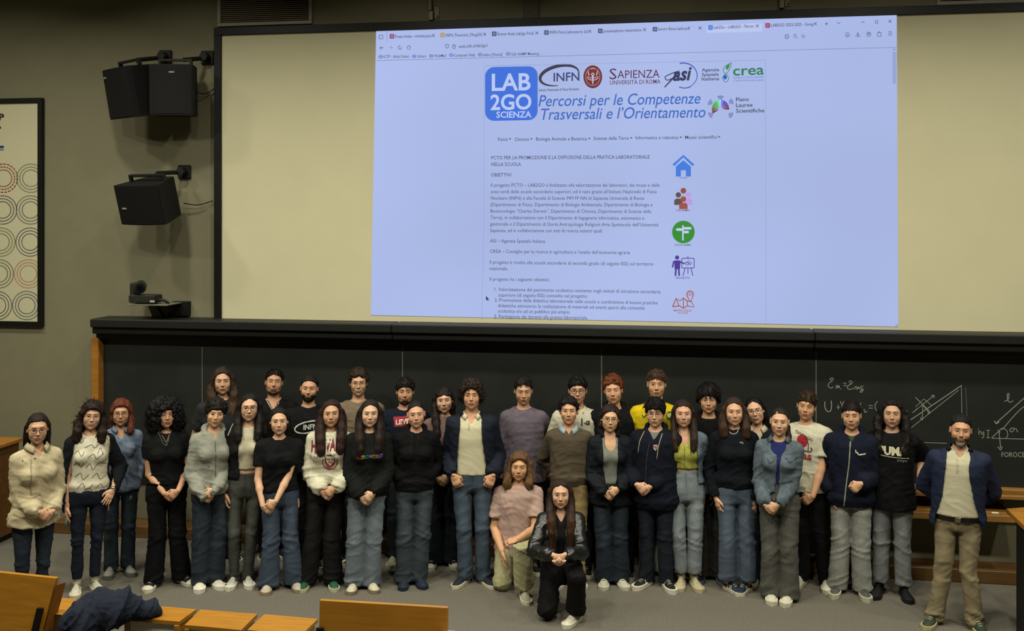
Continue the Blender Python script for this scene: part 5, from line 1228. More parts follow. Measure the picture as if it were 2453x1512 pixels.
t=empty('desk_ledge',(p.x,p.y,0),'narrow wooden desk ledge between the left seat panel and the coat','desk'); mb=MB(); mb.prism([tuple(p),tuple(q),tuple(r_),tuple(s_)],(0,0,-.03)); rel(mb.build('ledge_top',M_desk),t)
mb=MB(); mb.prism([tuple(r_),tuple(r_+Vector((-.02,0,0))),tuple(s_+Vector((0,.01,0))),tuple(s_)],(0,0,-.9)); rel(mb.build('ledge_side',M_woodd),t)
p=G(1072,1506,1.0); mb=MB(); mb.box(p.x-.02,p.x+.04,p.y-.25,p.y,.98,.99); tag(mb.build('pink_paper',mat('pink_paper','c09aa8',kind='flat')),'corner of a pink paper beside the middle seat panel','paper')
# support under the pink paper
mb=MB(); mb.box(p.x-.03,p.x+.7,p.y-.40,p.y-.012,.0,.978,.004); tag(mb.build('front_desk',M_desk),'wooden desk just below the bottom edge right of the middle seat panel','desk')
# coat heap
cc=G(246,1474,.925)
def coatf(X,Y,Z):
    f=ell(X,Y,Z,(0,.01,.02),(.19,.15,.115)); f=smin(f,ell(X,Y,Z,(.10,.07,.03),(.15,.09,.085)),.06); f=smin(f,ell(X,Y,Z,(-.10,-.08,-.02),(.10,.12,.12)),.06)
    f=smin(f,ell(X,Y,Z,(-.07,-.15,-.14),(.12,.08,.22)),.06); f=smin(f,ell(X,Y,Z,(.19,.10,-.0),(.12,.055,.035)),.05); return f
V,Q=mesh_sdf(coatf,(-.26,-.27,-.38),(.32,.20,.16),.0085); N=normals(V,Q)
sk=np.stack([V[:,0]*.8+V[:,1]*.5-V[:,2]*.75, V[:,1]*.3+V[:,0]*.2, V[:,0]*.35+V[:,2]*.3],1)
V=V+N*(.022*crease(sk,(9,4,4),3)+.009*crease(sk,(19,7,6),9)+.010*noise(V,(9,9,9),5)+.004*crease(V,(30,30,30),2))[:,None]
o=build('coat',V,Q,mat('coat_navy','141a28',rough=.95,vary=.14,scale=120,bump=.25)); o.location=cc; tag(o,'crumpled dark navy coat thrown over the front desks at lower left','coat')
# ================================================================== the 35 people
def S_(hc,L=.3,front=2,open_=OPC,st='straight',**k):
    d=dict(st=st,col=hc,open=open_,len=L,front=front,short=0,vol=.008,top=.010,locks=36); d.update(k); return d
def short(hc,open_=OPW,st='short',**k):
    d=dict(st=st,col=hc,open=open_,vol=.008,top=.014,ear=1,tufts=90); d.update(k); return d
W='c4bea6'
PEOPLE=[
# --- leftmost adults
dict(fx=72,fy=1492,hx=90,top=990,pole=.4,sex='f',skin='b98a6c',yaw=14,head=(12,4,0),hair=S_('211711',.24,0,OPW,out=.01,px=-.01),face=dict(smile=.1,jaw=.95),glasses=dict(col='3a1c1c',w=.024,h=.018),
 arms=(('clasp',106,1243,-1),('clasp',106,1243,-1)),legs=dict(fit='slim',col='1b2536',fade=.2),shoes=dict(col='23252c'),shw=1.0,build=1.0,
 tops=[dict(col='b4a787',hempx=1272,sl='long',mat='jacket',e=.026,name='parka',neck='v',nd=.07,sw=1.1,wr=1.25,collar=dict(h=.045,rx=.072,flare=.040,gap=30),hemc=.1,
  dec=[('line',[(78,1105),(74,1150),(78,1190)],3,'8c8164','placket'),('line',[(52,1190),(75,1196),(98,1190)],4,'988c6c','drawstring'),('line',[(42,1232),(58,1240),(72,1232)],3,'8c8164','pocket_flap'),('button',62,1108,.006,'3a3226'),('button',86,1104,.006,'3a3226'),('cord',[(98,1190),(103,1206),(100,1222)],.003,'a89b78','drawstring_end')])],
 label='woman in a beige drawstring parka and glasses, leftmost of the group, hands folded'),
dict(fx=205,fy=1416,hx=218,top=958,sex='f',hv=.03,skin='c29474',yaw=6,head=(6,0,6),hair=S_('2a1b13',.20,2,OPW,'wavy',vol=.022,top=.022,curls=260,cl=.9,thick=1.15,out=.014,yf=-.05,locks=20),face=dict(smile=1,open=.7,eye=.8),glasses=dict(col='5a2c20',w=.024,h=.017,r=.0014),
 arms=(('at',160,1243,-.03),('at',266,1195,-.12,(-.55,-.25,-1),(-.2,1,0),'flat')),legs=dict(fit='slim',col='1a2030',mat='tee',hem=.115,name='trousers'),shoes=dict(col='c6c0aa',sock='cfc9b4',lace='d8d3c0'),watch=1,build=1.04,
 tops=[dict(col='c9c3ac',hempx=1188,sl='none',e=.02,mat='shirt',name='blouse',boxy=.9,wr=1.3,rib=1,neck='crew',nd=.04,
   dec=[('line',p,1.1,'45443e','scribble_print') for p in ([(185,1062),(192,1056),(198,1066),(206,1052)],[(205,1076),(220,1070),(226,1078),(240,1068)],[(183,1090),(190,1082),(196,1094),(203,1084)],[(210,1100),(224,1092),(230,1104),(248,1090)],[(181,1118),(188,1108),(196,1122),(202,1110)],[(206,1126),(216,1114),(222,1130),(236,1116),(256,1122)],[(184,1146),(196,1136),(200,1152),(214,1140)],[(220,1150),(232,1140),(240,1156),(262,1144)],[(188,1172),(200,1160),(206,1176),(222,1164)],[(228,1176),(240,1166),(248,1178),(266,1168)],[(195,1042),(205,1036),(212,1046)],[(226,1050),(238,1042),(246,1052)],[(232,1092),(240,1080),(245,1096)],[(200,1180),(212,1172),(222,1182)])]),
  dict(col='12141c',hempx=1230,sl='long',mat='knit',e=.028,name='cardigan',neck='scoop',nd=.1,nw=.075,open=[(1035,188,262),(1080,180,264),(1150,168,270),(1235,160,276)])],
 label='woman with curly dark hair in a scribble-print blouse and navy cardigan, smiling'),
dict(fx=286,fy=1373,hx=290,top=955,sex='f',hv=.02,skin='b07f60',head=(2,0,0),hair=S_('6a3620',.17,1,OPW,'wavy',tip=(.6,.6,.6),vol=.016,top=.018,thick=.9),face=dict(smile=.4,eye=.8),glasses=dict(col='1c1512',w=.023,h=.016),earring=.006,
 arms=('side',('at',318,1190,-.02)),legs=dict(fit='straight',col='22303c',fade=.5),shoes=dict(col='85867c',sole='5a5a50',lace='9a9a8c',ch=1.2),
 tops=[dict(col='64748c',hempx=1182,sl='long',mat='shirt',e=.02,name='denim_shirt',neck='v',nd=.09,boxy=.95,wr=1.2,collar=dict(h=.03,gap=30,flare=.036),dec=[('line',[(300,1052),(302,1100),(302,1178)],2.5,'56657c','placket')])],
 label='older woman with short auburn hair, glasses and a light blue shirt'),
dict(fx=402,fy=1400,hx=397,top=952,sex='f',hv=.035,skin='a8765a',yaw=6,head=(-2,0,0),hair=dict(st='afro',col='0d0b0b',open=[(-.3,.052),(-.05,.054),(.02,.054),(.045,.048),(.058,.030),(.064,.008),(.066,-.01),(.3,-.01)],vol=.03,top=.03,R=.165,short=0,curls=330,cl=1.1),face=dict(smile=0,eye=.8),
 arms=(('clasp',410,1190,1),('clasp',410,1190,1)),legs=dict(fit='wide',col='0b0b0d',mat='tee',name='trousers'),shoes=dict(col='141416',sole='c8c2ac',cap='c8c2ac',lace='d0cbb8',ch=1.1,w=1.1,toe=25),stance=.12,build=1.08,
 tops=[dict(col='0b0c0e',hem=.56,sl='short',e=.016,name='t_shirt',slen=.5,nd=.035,dec=[('cord',[(385,1036),(396,1056),(399,1062),(403,1056),(410,1034)],.0018,'a8a08a','necklace',1),('cord',[(382,1038),(398,1070),(411,1038)],.0014,'a8a08a','necklace',1),('button',400,1067,.008,'b0a890',1)])],
 label='woman with huge black curly hair in a black t-shirt and silver necklaces'),
dict(fx=540,fy=1338,hx=533,top=880,sex='m',skin='bd8d72',hair=S_('33251a',.40,front=2,open_=OPC,st='wavy',tip=(2.6,2.1,1.3),vol=.012,top=.014,out=.012,thick=1.25,yf=-.06,locks=50),face=dict(smile=-.2,eye=.75,jaw=1.05,brow=.0055),
 arms=('side','side'),legs=dict(fit='straight',col='14161c'),shoes=dict(col='1a1a1a'),rear=1,tops=[dict(col='26282a',hem=.50,sl='short',e=.03,name='t_shirt')],
 label='tall man with very long brown hair and dark grey t-shirt in the back row'),
dict(fx=497,fy=1404,hx=515,top=957,pole=.5,sex='f',skin='c2946f',yaw=8,head=(6,2,6),hair=short('17110e',OPF,'curly',vol=.016,top=.020,curls=110,ear=0,tufts=0,side=0,cl=.7),face=dict(smile=.8,jaw=1.0,eye=1.0),
 arms=(('clasp',500,1192,1),('clasp',498,1186,1)),stance=0.06,legs=dict(fit='wide',col='232d3b',fade=.4),shoes=dict(col='c8c4b4',sole='c8c4b4',ch=1.2,w=1.1,lace='c8c4b4'),
 tops=[dict(col='85867a',hempx=1190,sl='long',mat='sweat',e=.024,rib=1,hood=1,name='hoodie',neck='v',nd=.06,cuff=.05,sw=1.1,wr=1.2,dec=[('line',[(516,1062),(517,1110),(517,1185)],2.2,'5c5d54','zipper'),('line',[(498,1120),(504,1122)],1.5,'4a4a44','chest_logo')])],
 label='girl with short dark curls in a grey zip hoodie, hands tucked together'),
dict(fx=576,fy=1399,hx=598,top=942,sex='f',skin='c99c80',yaw=-4,head=(-4,0,0),hair=S_('17120f',.27,2,OPC,out=.004,thick=1.1),face=dict(smile=.4),glasses=dict(col='1c120e',w=.026,h=.022,sq=.7),
 arms=(('at',541,1195,-.03,(.1,-.15,-1),(1,.3,0)),('side')),stance=0.056,legs=dict(fit='slim',col='3a3b35',fade=1.3,),shoes=dict(col='b4b2a6',sole='c6c2b2',stripes='3a3a40',lace='c6c2b2',ch=1.2),
 tops=[dict(col='b8b097',hempx=1130,sl='none',e=.012,name='crop_top',neck='crew',nd=.03,wr=.6),
  dict(col='121214',hempx=1150,sl='long',mat='jacket',e=.032,name='track_jacket',neck='scoop',nd=.1,nw=.08,open=[(1010,575,625),(1060,572,626),(1100,571,628),(1160,572,632)],cuff=.0,dec=[('line',[(570,1012),(556,1022),(545,1048)],2,'a8a592','piping')])],
 label='girl with long dark hair and big glasses in a black jacket over a cream top'),
dict(fx=655,fy=1330,hx=655,top=884,sex='m',skin='a87458',head=(0,-6,4),hair=short('120f0d',OPW,tufts=120,sweep=(.5,-.3,.3)),face=dict(smile=-.1,eye=.5,brow=.006,jaw=1.08),beard=dict(col='5a4232',goatee=1,t=.0015),
 arms=('side','side'),legs=dict(fit='straight',col='121419'),shoes=dict(col='141414'),rear=1,tops=[dict(col='0c0c0e',hem=.50,sl='short',e=.03,name='v_neck_shirt',neck='v',nd=.085,nw=.078,trim='a8a48c')],
 label='man with tousled black hair and goatee in a black V-neck with white piping'),
dict(fx=735,fy=1354,hx=740,top=899,sex='m',skin='b37f60',hv=.008,head=(4,0,3),hair=short('120e0c',OPH,vol=.005,top=.008,bun=(.03,.115,.02,.03),tufts=0,ear=1),face=dict(smile=.9,eye=.8),beard=dict(col='1c1511',t=.002),
 arms=('side','side'),legs=dict(fit='straight',col='101216'),shoes=dict(col='141414'),rear=1,
 tops=[dict(col='0b0b0d',hem=.50,sl='short',e=.03,name='t_shirt',nd=.04,dec=[('text','INFN',727,1030,760,1028,12,'b4b4aa','print',.03),('line',[tuple(q) for q in arc2d(738,1024,32,13,25,320,14,rot=-12)],3.2,'b4b4aa','print')])],
 label='bearded smiling man with slicked dark hair in a black INFN t-shirt'),
dict(fx=675,fy=1409,hx=668,top=974,sex='f',skin='c89a7c',hair=S_('15100e',.28,0,OPC,out=0),face=dict(smile=-.1,jaw=1.03),
 arms=(('clasp',646,1218,1),('clasp',646,1212,1)),legs=dict(fit='flare',col='33435c'),shoes=dict(col='a8a090',lace='b8b09c',sole='8a7a60'),shw=1.1,build=1.04,stance=.11,
 tops=[dict(col='0c0d0f',hem=.55,sl='short',e=.018,name='t_shirt',slen=.6)],
 label='girl with dark hair in a plain black t-shirt and blue flared jeans, hands crossed'),
dict(fx=765,fy=1404,hx=796,top=956,sex='f',skin='b98a6a',yaw=-6,head=(-6,0,-3),hair=S_('2c1a14',.33,2,OPC,out=.006,thick=1.35,locks=60),face=dict(smile=.4),
 arms=(('clasp',786,1186,1),('clasp',786,1182,1)),legs=dict(fit='wide',col='141514',mat='denim',name='cargo_trousers'),shoes=dict(col='1c4a32',sole='b0a88a',lace='1c4a32'),stance=0.11,
 tops=[dict(col='c2bda6',hempx=1165,sl='long',mat='sweat',e=.034,rib=1,name='sweatshirt',sw=1.2,wr=1.2,dec=[('text','HARVARD',744,1086,826,1078,27,'7a2634','print',.03),('text','UNIVERSITY',752,1098,822,1090,6,'3a3030','print',.0),
   ('poly',arc2d(790,1106,13,16,0,360,17)[:-1].tolist(),'7a2634','crest'),('poly',[(781,1094),(799,1094),(799,1108),(790,1118),(781,1108)],'c2bda6','crest_shield',3),('text','VE RI',782,1104,798,1104,6,'7a2634','crest_letters',.02),('text','TAS',785,1112,795,1112,5,'7a2634','crest_letters',.02),('line',[tuple(q) for q in arc2d(790,1108,17,19,-20,200,14)],2.4,'7a2634','crest_ring')])],
 label='girl with long brown hair in a cream HARVARD sweatshirt and green shoes'),
dict(fx=856,fy=1342,hx=859,top=883,sex='m',hv=.02,skin='bd8e70',hair=short('2e2118',OPW,'curly',vol=.012,top=.022,curls=120,cl=.7,tufts=0),face=dict(smile=.7,open=.6,jaw=.95),glasses=dict(col='2a2420',w=.024,h=.017,r=.0012),
 arms=('side','side'),legs=dict(fit='straight',col='15171c'),shoes=dict(col='17191f',sole='b0aa96',cap='b0aa96'),rear=1,tops=[dict(col='6a5d4c',hem=.50,sl='short',e=.03,name='t_shirt')],
 label='tall boy with wavy brown hair and thin glasses in a taupe t-shirt, back row'),
dict(fx=868,fy=1409,hx=887,top=956,sex='f',skin='caa084',head=(-2,0,0),hair=S_('241812',.35,2,OPC,out=.0,thick=1.15,locks=50),face=dict(smile=.5),
 arms=(('clasp',880,1198,1),('clasp',880,1194,1)),legs=dict(fit='wide',col='5c6c78',fade=.3),shoes=dict(col='b4ae98',sole='7c7058',lace='c8c4b0'),stance=0.072,
 tops=[dict(col='121413',hempx=1197,sl='long',e=.032,mat='sweat',rib=1,hood=1,name='hoodie',cuff=.01,sw=1.1,dec=[('text','ASTROWORLD',854,1101,917,1098,9,['a8702c','a03028','b09030','30904a','3060b0','a8702c','30904a','a03028','3078b0','7a4aa0'],'print',.03),('cord',[(886,1042),(885,1052),(887,1062)],.0022,'1c1e1d','drawstring')])],
 label='girl with long straight hair in a black ASTROWORLD hoodie and pale jeans'),
dict(fx=962,fy=1346,hx=971,top=904,sex='m',hv=.02,skin='b07c5e',hair=short('17120f',OPF,vol=.012,top=.020,tufts=170,sweep=(.35,-.8,0)),face=dict(smile=.3,eye=.75,brow=.006),beard=dict(col='2c2019',t=.0015,goatee=1),
 arms=('side','side'),legs=dict(fit='straight',col='1d2530'),shoes=dict(col='8a8878',sole='a8a48e'),rear=1,tops=[dict(col='101628',hem=.50,sl='long',mat='sweat',e=.032,name='sweatshirt',dec=[('poly',[(942,1001),(984,997),(984,1018),(974,1021),(945,1024)],'8c1c2c','logo_patch'),('text',"LEVI'S",948,1018,988,1014,11,'c8c4b4','print',.04)])],
 label='boy with dark fringe and stubble in a navy sweatshirt with red logo patch'),
dict(fx=986,fy=1399,hx=999,top=960,sex='f',skin='c78f74',yaw=4,head=(3,0,-4),hv=.008,hair=dict(st='straight',col='1d1613',open=OPH,vol=.004,top=.006,short=1,ear=1,zcut=-.03,bun=(.045,.10,.035,.036)),face=dict(smile=.4,jaw=1.02),
 arms=('kanga','kanga'),stance=0.058,legs=dict(fit='wide',col='313c46',fade=.5),shoes=dict(col='1c2433',sole='1c2433',nolace=1,sock='4a4f52'),
 tops=[dict(col='0c0c0d',hempx=1180,sl='long',e=.036,mat='sweat',rib=1,hood=1,name='hoodie',sw=1.15,dec=[('cord',[(988,1045),(985,1075),(986,1100)],.0028,'151516','drawstring'),('cord',[(1004,1045),(1000,1080),(999,1112)],.0028,'151516','drawstring')])],
 label='girl with hair pulled into a bun in a black hoodie and dark jeans'),
dict(fx=1060,fy=1353,hx=1066,top=926,sex='f',skin='c79878',head=(2,0,-4),hair=S_('1e1512',.33,-1,OPF,'wavy',thick=1.0),face=dict(smile=.6),
 arms=(('clasp',1062,1153,1),('clasp',1062,1153,1)),legs=dict(fit='wide',col='171d29'),shoes=dict(col='151518',sole='b4ae9a',cap='b4ae9a',lace='b8b4a2'),stance=0.085,tres=.014,
 tops=[dict(col='6b554f',hem=.58,sl='long',mat='knit',e=.018,name='turtleneck',neck='high')],
 label='smiling woman with dark fringe in a mauve high-neck top, behind the bun girl'),
dict(fx=1136,fy=1396,hx=1129,top=908,pole=.2,sex='m',hv=.03,shw=.92,skin='b98362',yaw=-3,head=(-2,-2,0),hair=short('271a12',OPW,'curly',vol=.026,top=.028,side=1,curls=190,ear=0,tufts=0,zcut=-.05),face=dict(smile=.05,jaw=1.0,brow=.006,eye=.85),
 arms=(('at',1086,1152,-.12,(.42,-.12,-.9),(.1,1,0),'curl'),('at',1181,1152,-.12,(-.42,-.12,-.9),(-.1,1,0),'curl')),stance=0.08,legs=dict(fit='straight',col='34475c',fade=.5),shoes=dict(col='151a26',sole='b8b29a',lace='151a26',toe=28),
 tops=[dict(col='bfb99c',hempx=1142,sl='none',e=.018,neck='v',nd=.08,name='polo_shirt',mat='knit',boxy=.92,wr=.8,collar=dict(h=.03,gap=34,flare=.040,rx=.062),dec=[('button',1123,1013,.004,'8a8670'),('button',1123,1022,.004,'8a8670'),('line',[(1123,1000),(1123,1030)],3,'a8a288','placket')]),
  dict(col='141a2a',hempx=1165,sl='long',mat='jacket',e=.024,name='jacket',sw=1.1,wr=1.2,neck='scoop',nd=.1,nw=.085,cuff=.0,open=[(975,1106,1150),(1000,1102,1152),(1060,1098,1156),(1120,1094,1164),(1170,1090,1170)],collar=dict(h=.03,gap=62,flare=.03,rx=.075),dec=[('line',[(1102,1005),(1099,1060),(1094,1110)],1.8,'8a8674','zipper'),('line',[(1163,1030),(1176,1036),(1190,1030)],2,'0e1320','pocket_flap')])],
 label='tall boy with curly brown hair, navy jacket over white polo, thumbs in pockets'),
dict(fx=1258,fy=1364,hx=1253,top=901,shw=.90,sex='m',skin='b88768',head=(-3,8,0),hair=short('1c1512',OPW,tufts=130,sweep=(.3,-.6,.4)),face=dict(smile=0,eye=.35,brow=.0055),
 arms=(('at',1225,1170,.02,(0,.1,-1)),('at',1290,1120,.08,(-.3,.3,-1))),legs=dict(fit='straight',col='3a3026',mat='tee',name='trousers'),shoes=dict(col='1a1a1a'),rear=1,tops=[dict(col='5f5660',hempx=1160,sl='short',e=.024,sw=1.25,slen=.78,name='t_shirt')],
 label='boy looking down in an oversized mauve-grey t-shirt, back row centre'),
dict(fx=1366,fy=1396,hx=1362,top=949,sex='m',skin='bc8a6a',hv=.02,head=(0,-2,0),hair=short('15100e',OPW,'curly',vol=.010,top=.018,curls=130,cl=.6,tufts=0),face=dict(smile=.7,eye=.9),
 arms=('back','back'),legs=dict(fit='straight',col='8a7550',mat='tee',name='chinos'),shoes=dict(col='a8a490',sole='b4ae9a'),shw=.92,
 tops=[dict(col='4d4436',hempx=1170,sl='long',mat='knit',e=.018,rib=1,name='sweater',neck='v',nd=.05,nw=.06,collar=dict(col='93a3ac',h=.026,gap=26,flare=.042,rx=.060))],
 label='boy with short dark curls in an olive-brown sweater over light blue collar'),
dict(fx=1380,fy=1370,hx=1384,top=901,shw=.93,sex='m',skin='ba8a6c',hair=short('14100e',OPF,tufts=130,vol=.010,top=.018,sweep=(.1,-.8,.2)),face=dict(smile=.2),glasses=dict(col='15100e',w=.0225,h=.0205,sq=1.0,r=.0022),
 arms=('side','side'),legs=dict(fit='straight',col='22252c'),shoes=dict(col='1c1c1c'),rear=1,tops=[dict(col='b9b49e',hem=.52,sl='short',e=.03,mat='knit',name='polo_shirt',neck='v',nd=.05,collar=dict(h=.026,gap=30,flare=.034),dec=[('text','·G',1399,1019,1413,1018,9,'2a2a28','print',.04),('poly',[(1392,1004),(1396,1004),(1396,1020),(1392,1020)],'3a3a3c','logo')])],
 label='boy with round black glasses in a white polo, behind the olive sweater boy'),
dict(fx=1480,fy=1375,hx=1470,top=899,sex='m',hv=.02,skin='c38d6c',head=(3,0,-4),hair=short('6d3716',OPW,'curly',vol=.012,top=.024,curls=90,cl=.6,tufts=0),face=dict(smile=.3,eye=.6,jaw=1.0),browc='6d3716',
 arms=('side','side'),legs=dict(fit='straight',col='121418'),shoes=dict(col='181a1e',sole='8a887c'),rear=1,tops=[dict(col='0d0e10',hem=.5,sl='long',mat='sweat',e=.034,hood=1,name='hoodie')],
 label='ginger-haired boy in a black hoodie in the back row'),
dict(fx=1467,fy=1399,hx=1459,top=967,sex='f',hv=.02,skin='c79877',yaw=6,head=(2,0,3),hair=S_('2b1d16',.20,0,OPW,'wavy',vol=.012,top=.014,curls=40),face=dict(smile=.2),glasses=dict(col='33201a',w=.0235,h=.020,sq=1,r=.0015),earring=.010,
 arms=(('clasp',1463,1187,1),('clasp',1466,1182,1)),stance=0.064,legs=dict(fit='wide',col='1c2735',fade=.5),shoes=dict(col='aaa694',sole='b8b4a0',lace='4a4a44'),shw=1.05,
 tops=[dict(col='6f7368',hempx=1165,sl='none',e=.012,neck='scoop',nd=.10,nw=.07,name='camisole',wr=.6),
  dict(col='11141d',hempx=1215,sl='long',mat='jacket',e=.034,name='jacket',wr=1.25,sw=1.1,neck='scoop',nd=.10,nw=.085,cuff=.01,open=[(1035,1446,1479),(1060,1446,1482),(1120,1447,1480),(1165,1455,1478),(1220,1460,1470)],collar=dict(h=.028,gap=58,flare=.03,rx=.072))],
 label='girl with round glasses and hoop earrings in a dark navy jacket over sage top'),
dict(fx=1570,fy=1380,hx=1573,top=885,shw=.95,sex='m',skin='bf8b66',hair=short('4a3320',OPF,vol=.006,top=.014,tufts=200,sweep=(.05,-.95,-.05),tl=1.0),face=dict(smile=0,jaw=1.0),hv=.015,
 arms=('side','side'),legs=dict(fit='straight',col='8a8a80',fade=.2),shoes=dict(col='1a1c20',sole='a8a490'),rear=1,
 tops=[dict(col='c2a814',hem=.5,sl='short',e=.028,sw=1.15,name='football_shirt',neck='v',nd=.045,trim='1c4a34',dec=[('poly',arc2d(1603,997,8,9,0,360,13)[:-1].tolist(),'1c4a34','crest'),('poly',[(1598,992),(1608,992),(1608,998),(1603,1003),(1598,998)],'b4ae60','crest_shield',3),('line',[(1538,997),(1542,1002),(1550,994)],2.4,'1c4a34','chest_logo')])],
 label='tall boy with brown fringe in a bright yellow football shirt, back row'),
dict(fx=1572,fy=1404,hx=1570,top=953,sex='m',hv=.02,skin='c39476',yaw=-8,head=(-3,2,0),hair=short('0d0c0e',OPF,vol=.016,top=.022,tufts=220,sweep=(-.3,-.7,0),tl=1.2,ear=0),face=dict(smile=-.1,eye=.8),glasses=dict(col='3a3a40',w=.0235,h=.016,sq=.7,r=.0012),
 arms=(('clasp',1541,1175,-1),('clasp',1541,1175,-1)),legs=dict(fit='straight',col='141c2a',fade=.3),shoes=dict(col='141416',sole='c0bca8',stripes='c0bca8',toe=25,ch=1.3,w=1.1),build=1.06,stance=0.085,
 tops=[dict(col='6a6a66',hem=.55,sl='none',e=.014,name='t_shirt'),
  dict(col='0f1322',hempx=1225,sl='long',mat='sweat',e=.036,hood=1,rib=1,name='hoodie',neck='v',nd=.075,nw=.07,dec=[('line',[(1556,1060),(1548,1110),(1545,1200)],2,'2a2e3a','zipper'),('cord',[(1540,1040),(1531,1062),(1527,1090)],.0036,'a8a284','drawstring'),('cord',[(1584,1042),(1577,1070),(1573,1102)],.0036,'a8a284','drawstring'),('poly',[(1565,1066),(1575,1066),(1575,1075),(1570,1081),(1565,1075)],'a08a86','crest'),('line',[(1566,1070),(1574,1074)],2.5,'6a2830','crest_band')])],
 label='boy with black hair and glasses in a navy zip hoodie with cream drawstrings'),
dict(fx=1648,fy=1404,hx=1636,top=956,sex='f',hv=.015,skin='c48e74',yaw=4,head=(2,0,0),hair=S_('2c1e17',.30,2,OPW,out=.0,thick=.95),face=dict(smile=1,open=.9,eye=.85),
 arms=('back',('at',1684,1195,.05)),stance=0.056,legs=dict(fit='tapered',col='6f7d84',fade=.25,hem=.12),shoes=dict(col='a49a7a',sole='a89e80',high=.03,lace='b8b094',ch=1.1,sock='a49a7a'),waist=.635,
 tops=[dict(col='9a9a48',hempx=1128,sl='none',e=.012,neck='scoop',nd=.085,nw=.07,name='bodice_top',wr=1.6,dec=[('line',[(1640,1062),(1641,1124)],1.5,'6e7628','button_line')]),
  dict(col='4e6274',hempx=1165,sl='long',mat='denim',e=.028,name='denim_jacket',neck='scoop',nd=.1,nw=.085,open=[(1030,1618,1668),(1060,1614,1670),(1100,1612,1672),(1165,1606,1674)],collar=dict(h=.03,gap=66,flare=.034,rx=.076),dec=[('button',1689,1086,.006,'a8a48c',1),('button',1673,1073,.005,'a8a48c',1),('button',1675,1105,.005,'8a8878',1),('line',[(1681,1080),(1690,1092),(1699,1080)],1.6,'35475a','pocket_flap')])],
 label='smiling girl in a light denim jacket over a lime green top and pale jeans'),
dict(fx=1702,fy=1387,hx=1697,top=919,sex='m',hv=.03,skin='bb8868',hair=short('17110f',OPF,vol=.028,top=.030,side=1,tufts=240,sweep=(.2,-.5,0),tl=1.3,ear=0),face=dict(smile=0,brow=.006,eye=.8),
 arms=('side',('at',1706,1205,-.02)),legs=dict(fit='baggy',col='2c2b27',mat='tee',name='trousers'),shoes=dict(col='161a28',sole='4a4f5a'),
 tops=[dict(col='0b0b0c',hem=.5,sl='long',mat='sweat',e=.034,hood=1,name='hoodie')],
 label='boy with bushy dark hair in a black hoodie, behind the denim jacket girl'),
dict(fx=1768,fy=1415,hx=1758,top=951,sex='f',skin='c49272',yaw=6,head=(2,0,0),hair=S_('382618',.20,2,OPC,out=.010,thick=1.15,yf=-.055),face=dict(smile=1,open=.8,eye=.9),
 arms=(('at',1716,1208,-.04,(.25,-.2,-1),(1,.4,0)),('at',1803,1212,-.05,(0,-.15,-1),(-.6,1,0))),stance=0.08,legs=dict(fit='wide',col='3e5066',fade=.4,hem=.10),shoes=dict(col='1a2338',sole='b8b29a',stripes='b8b4a2',toe=-35,ankle='c49272'),
 tops=[dict(col='0d1018',hempx=1176,sl='long',mat='sweat',e=.028,rib=1,name='sweatshirt',neck='high',dec=[('line',[(1773,1063),(1777,1062),(1781,1065)],2.5,'8a9488','chest_logo'),('cord',[(1744,1032),(1752,1042),(1760,1044),(1768,1040),(1772,1030)],.0030,'c0baa4','bead_necklace')])],
 label='smiling girl in a dark navy sweatshirt, shell necklace and striped trainers'),
dict(fx=1828,fy=1394,hx=1812,top=951,sex='f',skin='c8977c',head=(2,-3,-10),hair=S_('0f0b0b',.16,0,OPC,'straight'),face=dict(smile=1,open=1,eye=.8),lip='8c2c34',glasses=dict(col='4a3a48',w=.0245,h=.021),
 arms=('side','side'),legs=dict(fit='straight',col='222c3c'),shoes=dict(col='1c1f26'),rear=1,tops=[dict(col='aca68e',hem=.55,sl='none',mat='shirt',e=.014,name='shirt',neck='v',nd=.06,collar=dict(h=.03,gap=34,flare=.045)),dict(col='101013',hem=.5,sl='long',mat='jacket',e=.024,name='jacket',neck='v',nd=.12,nw=.08)],
 label='laughing woman with red lips, glasses and white collar, head tilted, behind others'),
dict(fx=1868,fy=1437,hx=1867,top=976,pole=.45,sex='f',waist=.635,skin='c69679',hv=.008,yaw=-6,head=(-4,0,2),hair=dict(st='straight',col='2a1c14',open=OPH,vol=.004,top=.006,short=1,ear=1,zcut=-.03,tail=[(.035,.095,.02),(.06,.10,-.06),(.085,.05,-.13),(.095,-.02,-.19)],tailr=[.026,.026,.022,.014]),face=dict(smile=.5,jaw=.98),
 arms=(('clasp',1850,1222,1),('clasp',1848,1222,1)),stance=0.076,legs=dict(fit='wide',col='4f4e45',fade=.25),shoes=dict(col='b8b4a0',sole='b8b29c',lace='c0bca8',ch=1.2,toe=-8,w=1.1),
 tops=[dict(col='1a2668',hempx=1165,sl='none',e=.014,name='blue_top',neck='crew'),
  dict(col='4a5a68',hempx=1186,sl='long',mat='denim',e=.030,name='denim_jacket',neck='scoop',nd=.08,nw=.08,sw=1.05,open=[(1045,1860,1886),(1070,1861,1878),(1100,1861,1869),(1190,1856,1862)],collar=dict(h=.032,gap=50,flare=.042,rx=.072),dec=[('button',1891,1103,.007,'b0ac98',1),('button',1852,1108,.006,'a8a48c',1),('button',1866,1125,.005,'a8a48c',1),('button',1865,1150,.005,'a8a48c',1),('line',[(1880,1096),(1891,1106),(1908,1098)],1.8,'33414e','pocket_flap'),('line',[(1838,1100),(1846,1110),(1856,1102)],1.8,'33414e','pocket_flap')])],
 label='girl with ponytail in a faded denim jacket over a cobalt top, hands clasped'),
dict(fx=1950,fy=1402,hx=1928,top=938,sex='m',hv=.02,skin='bd8866',yaw=-10,head=(-6,0,8),hair=short('3c2a1c',OPF,vol=.008,top=.018,tufts=150,sweep=(.3,-.7,.2)),face=dict(smile=.3,eye=.7),
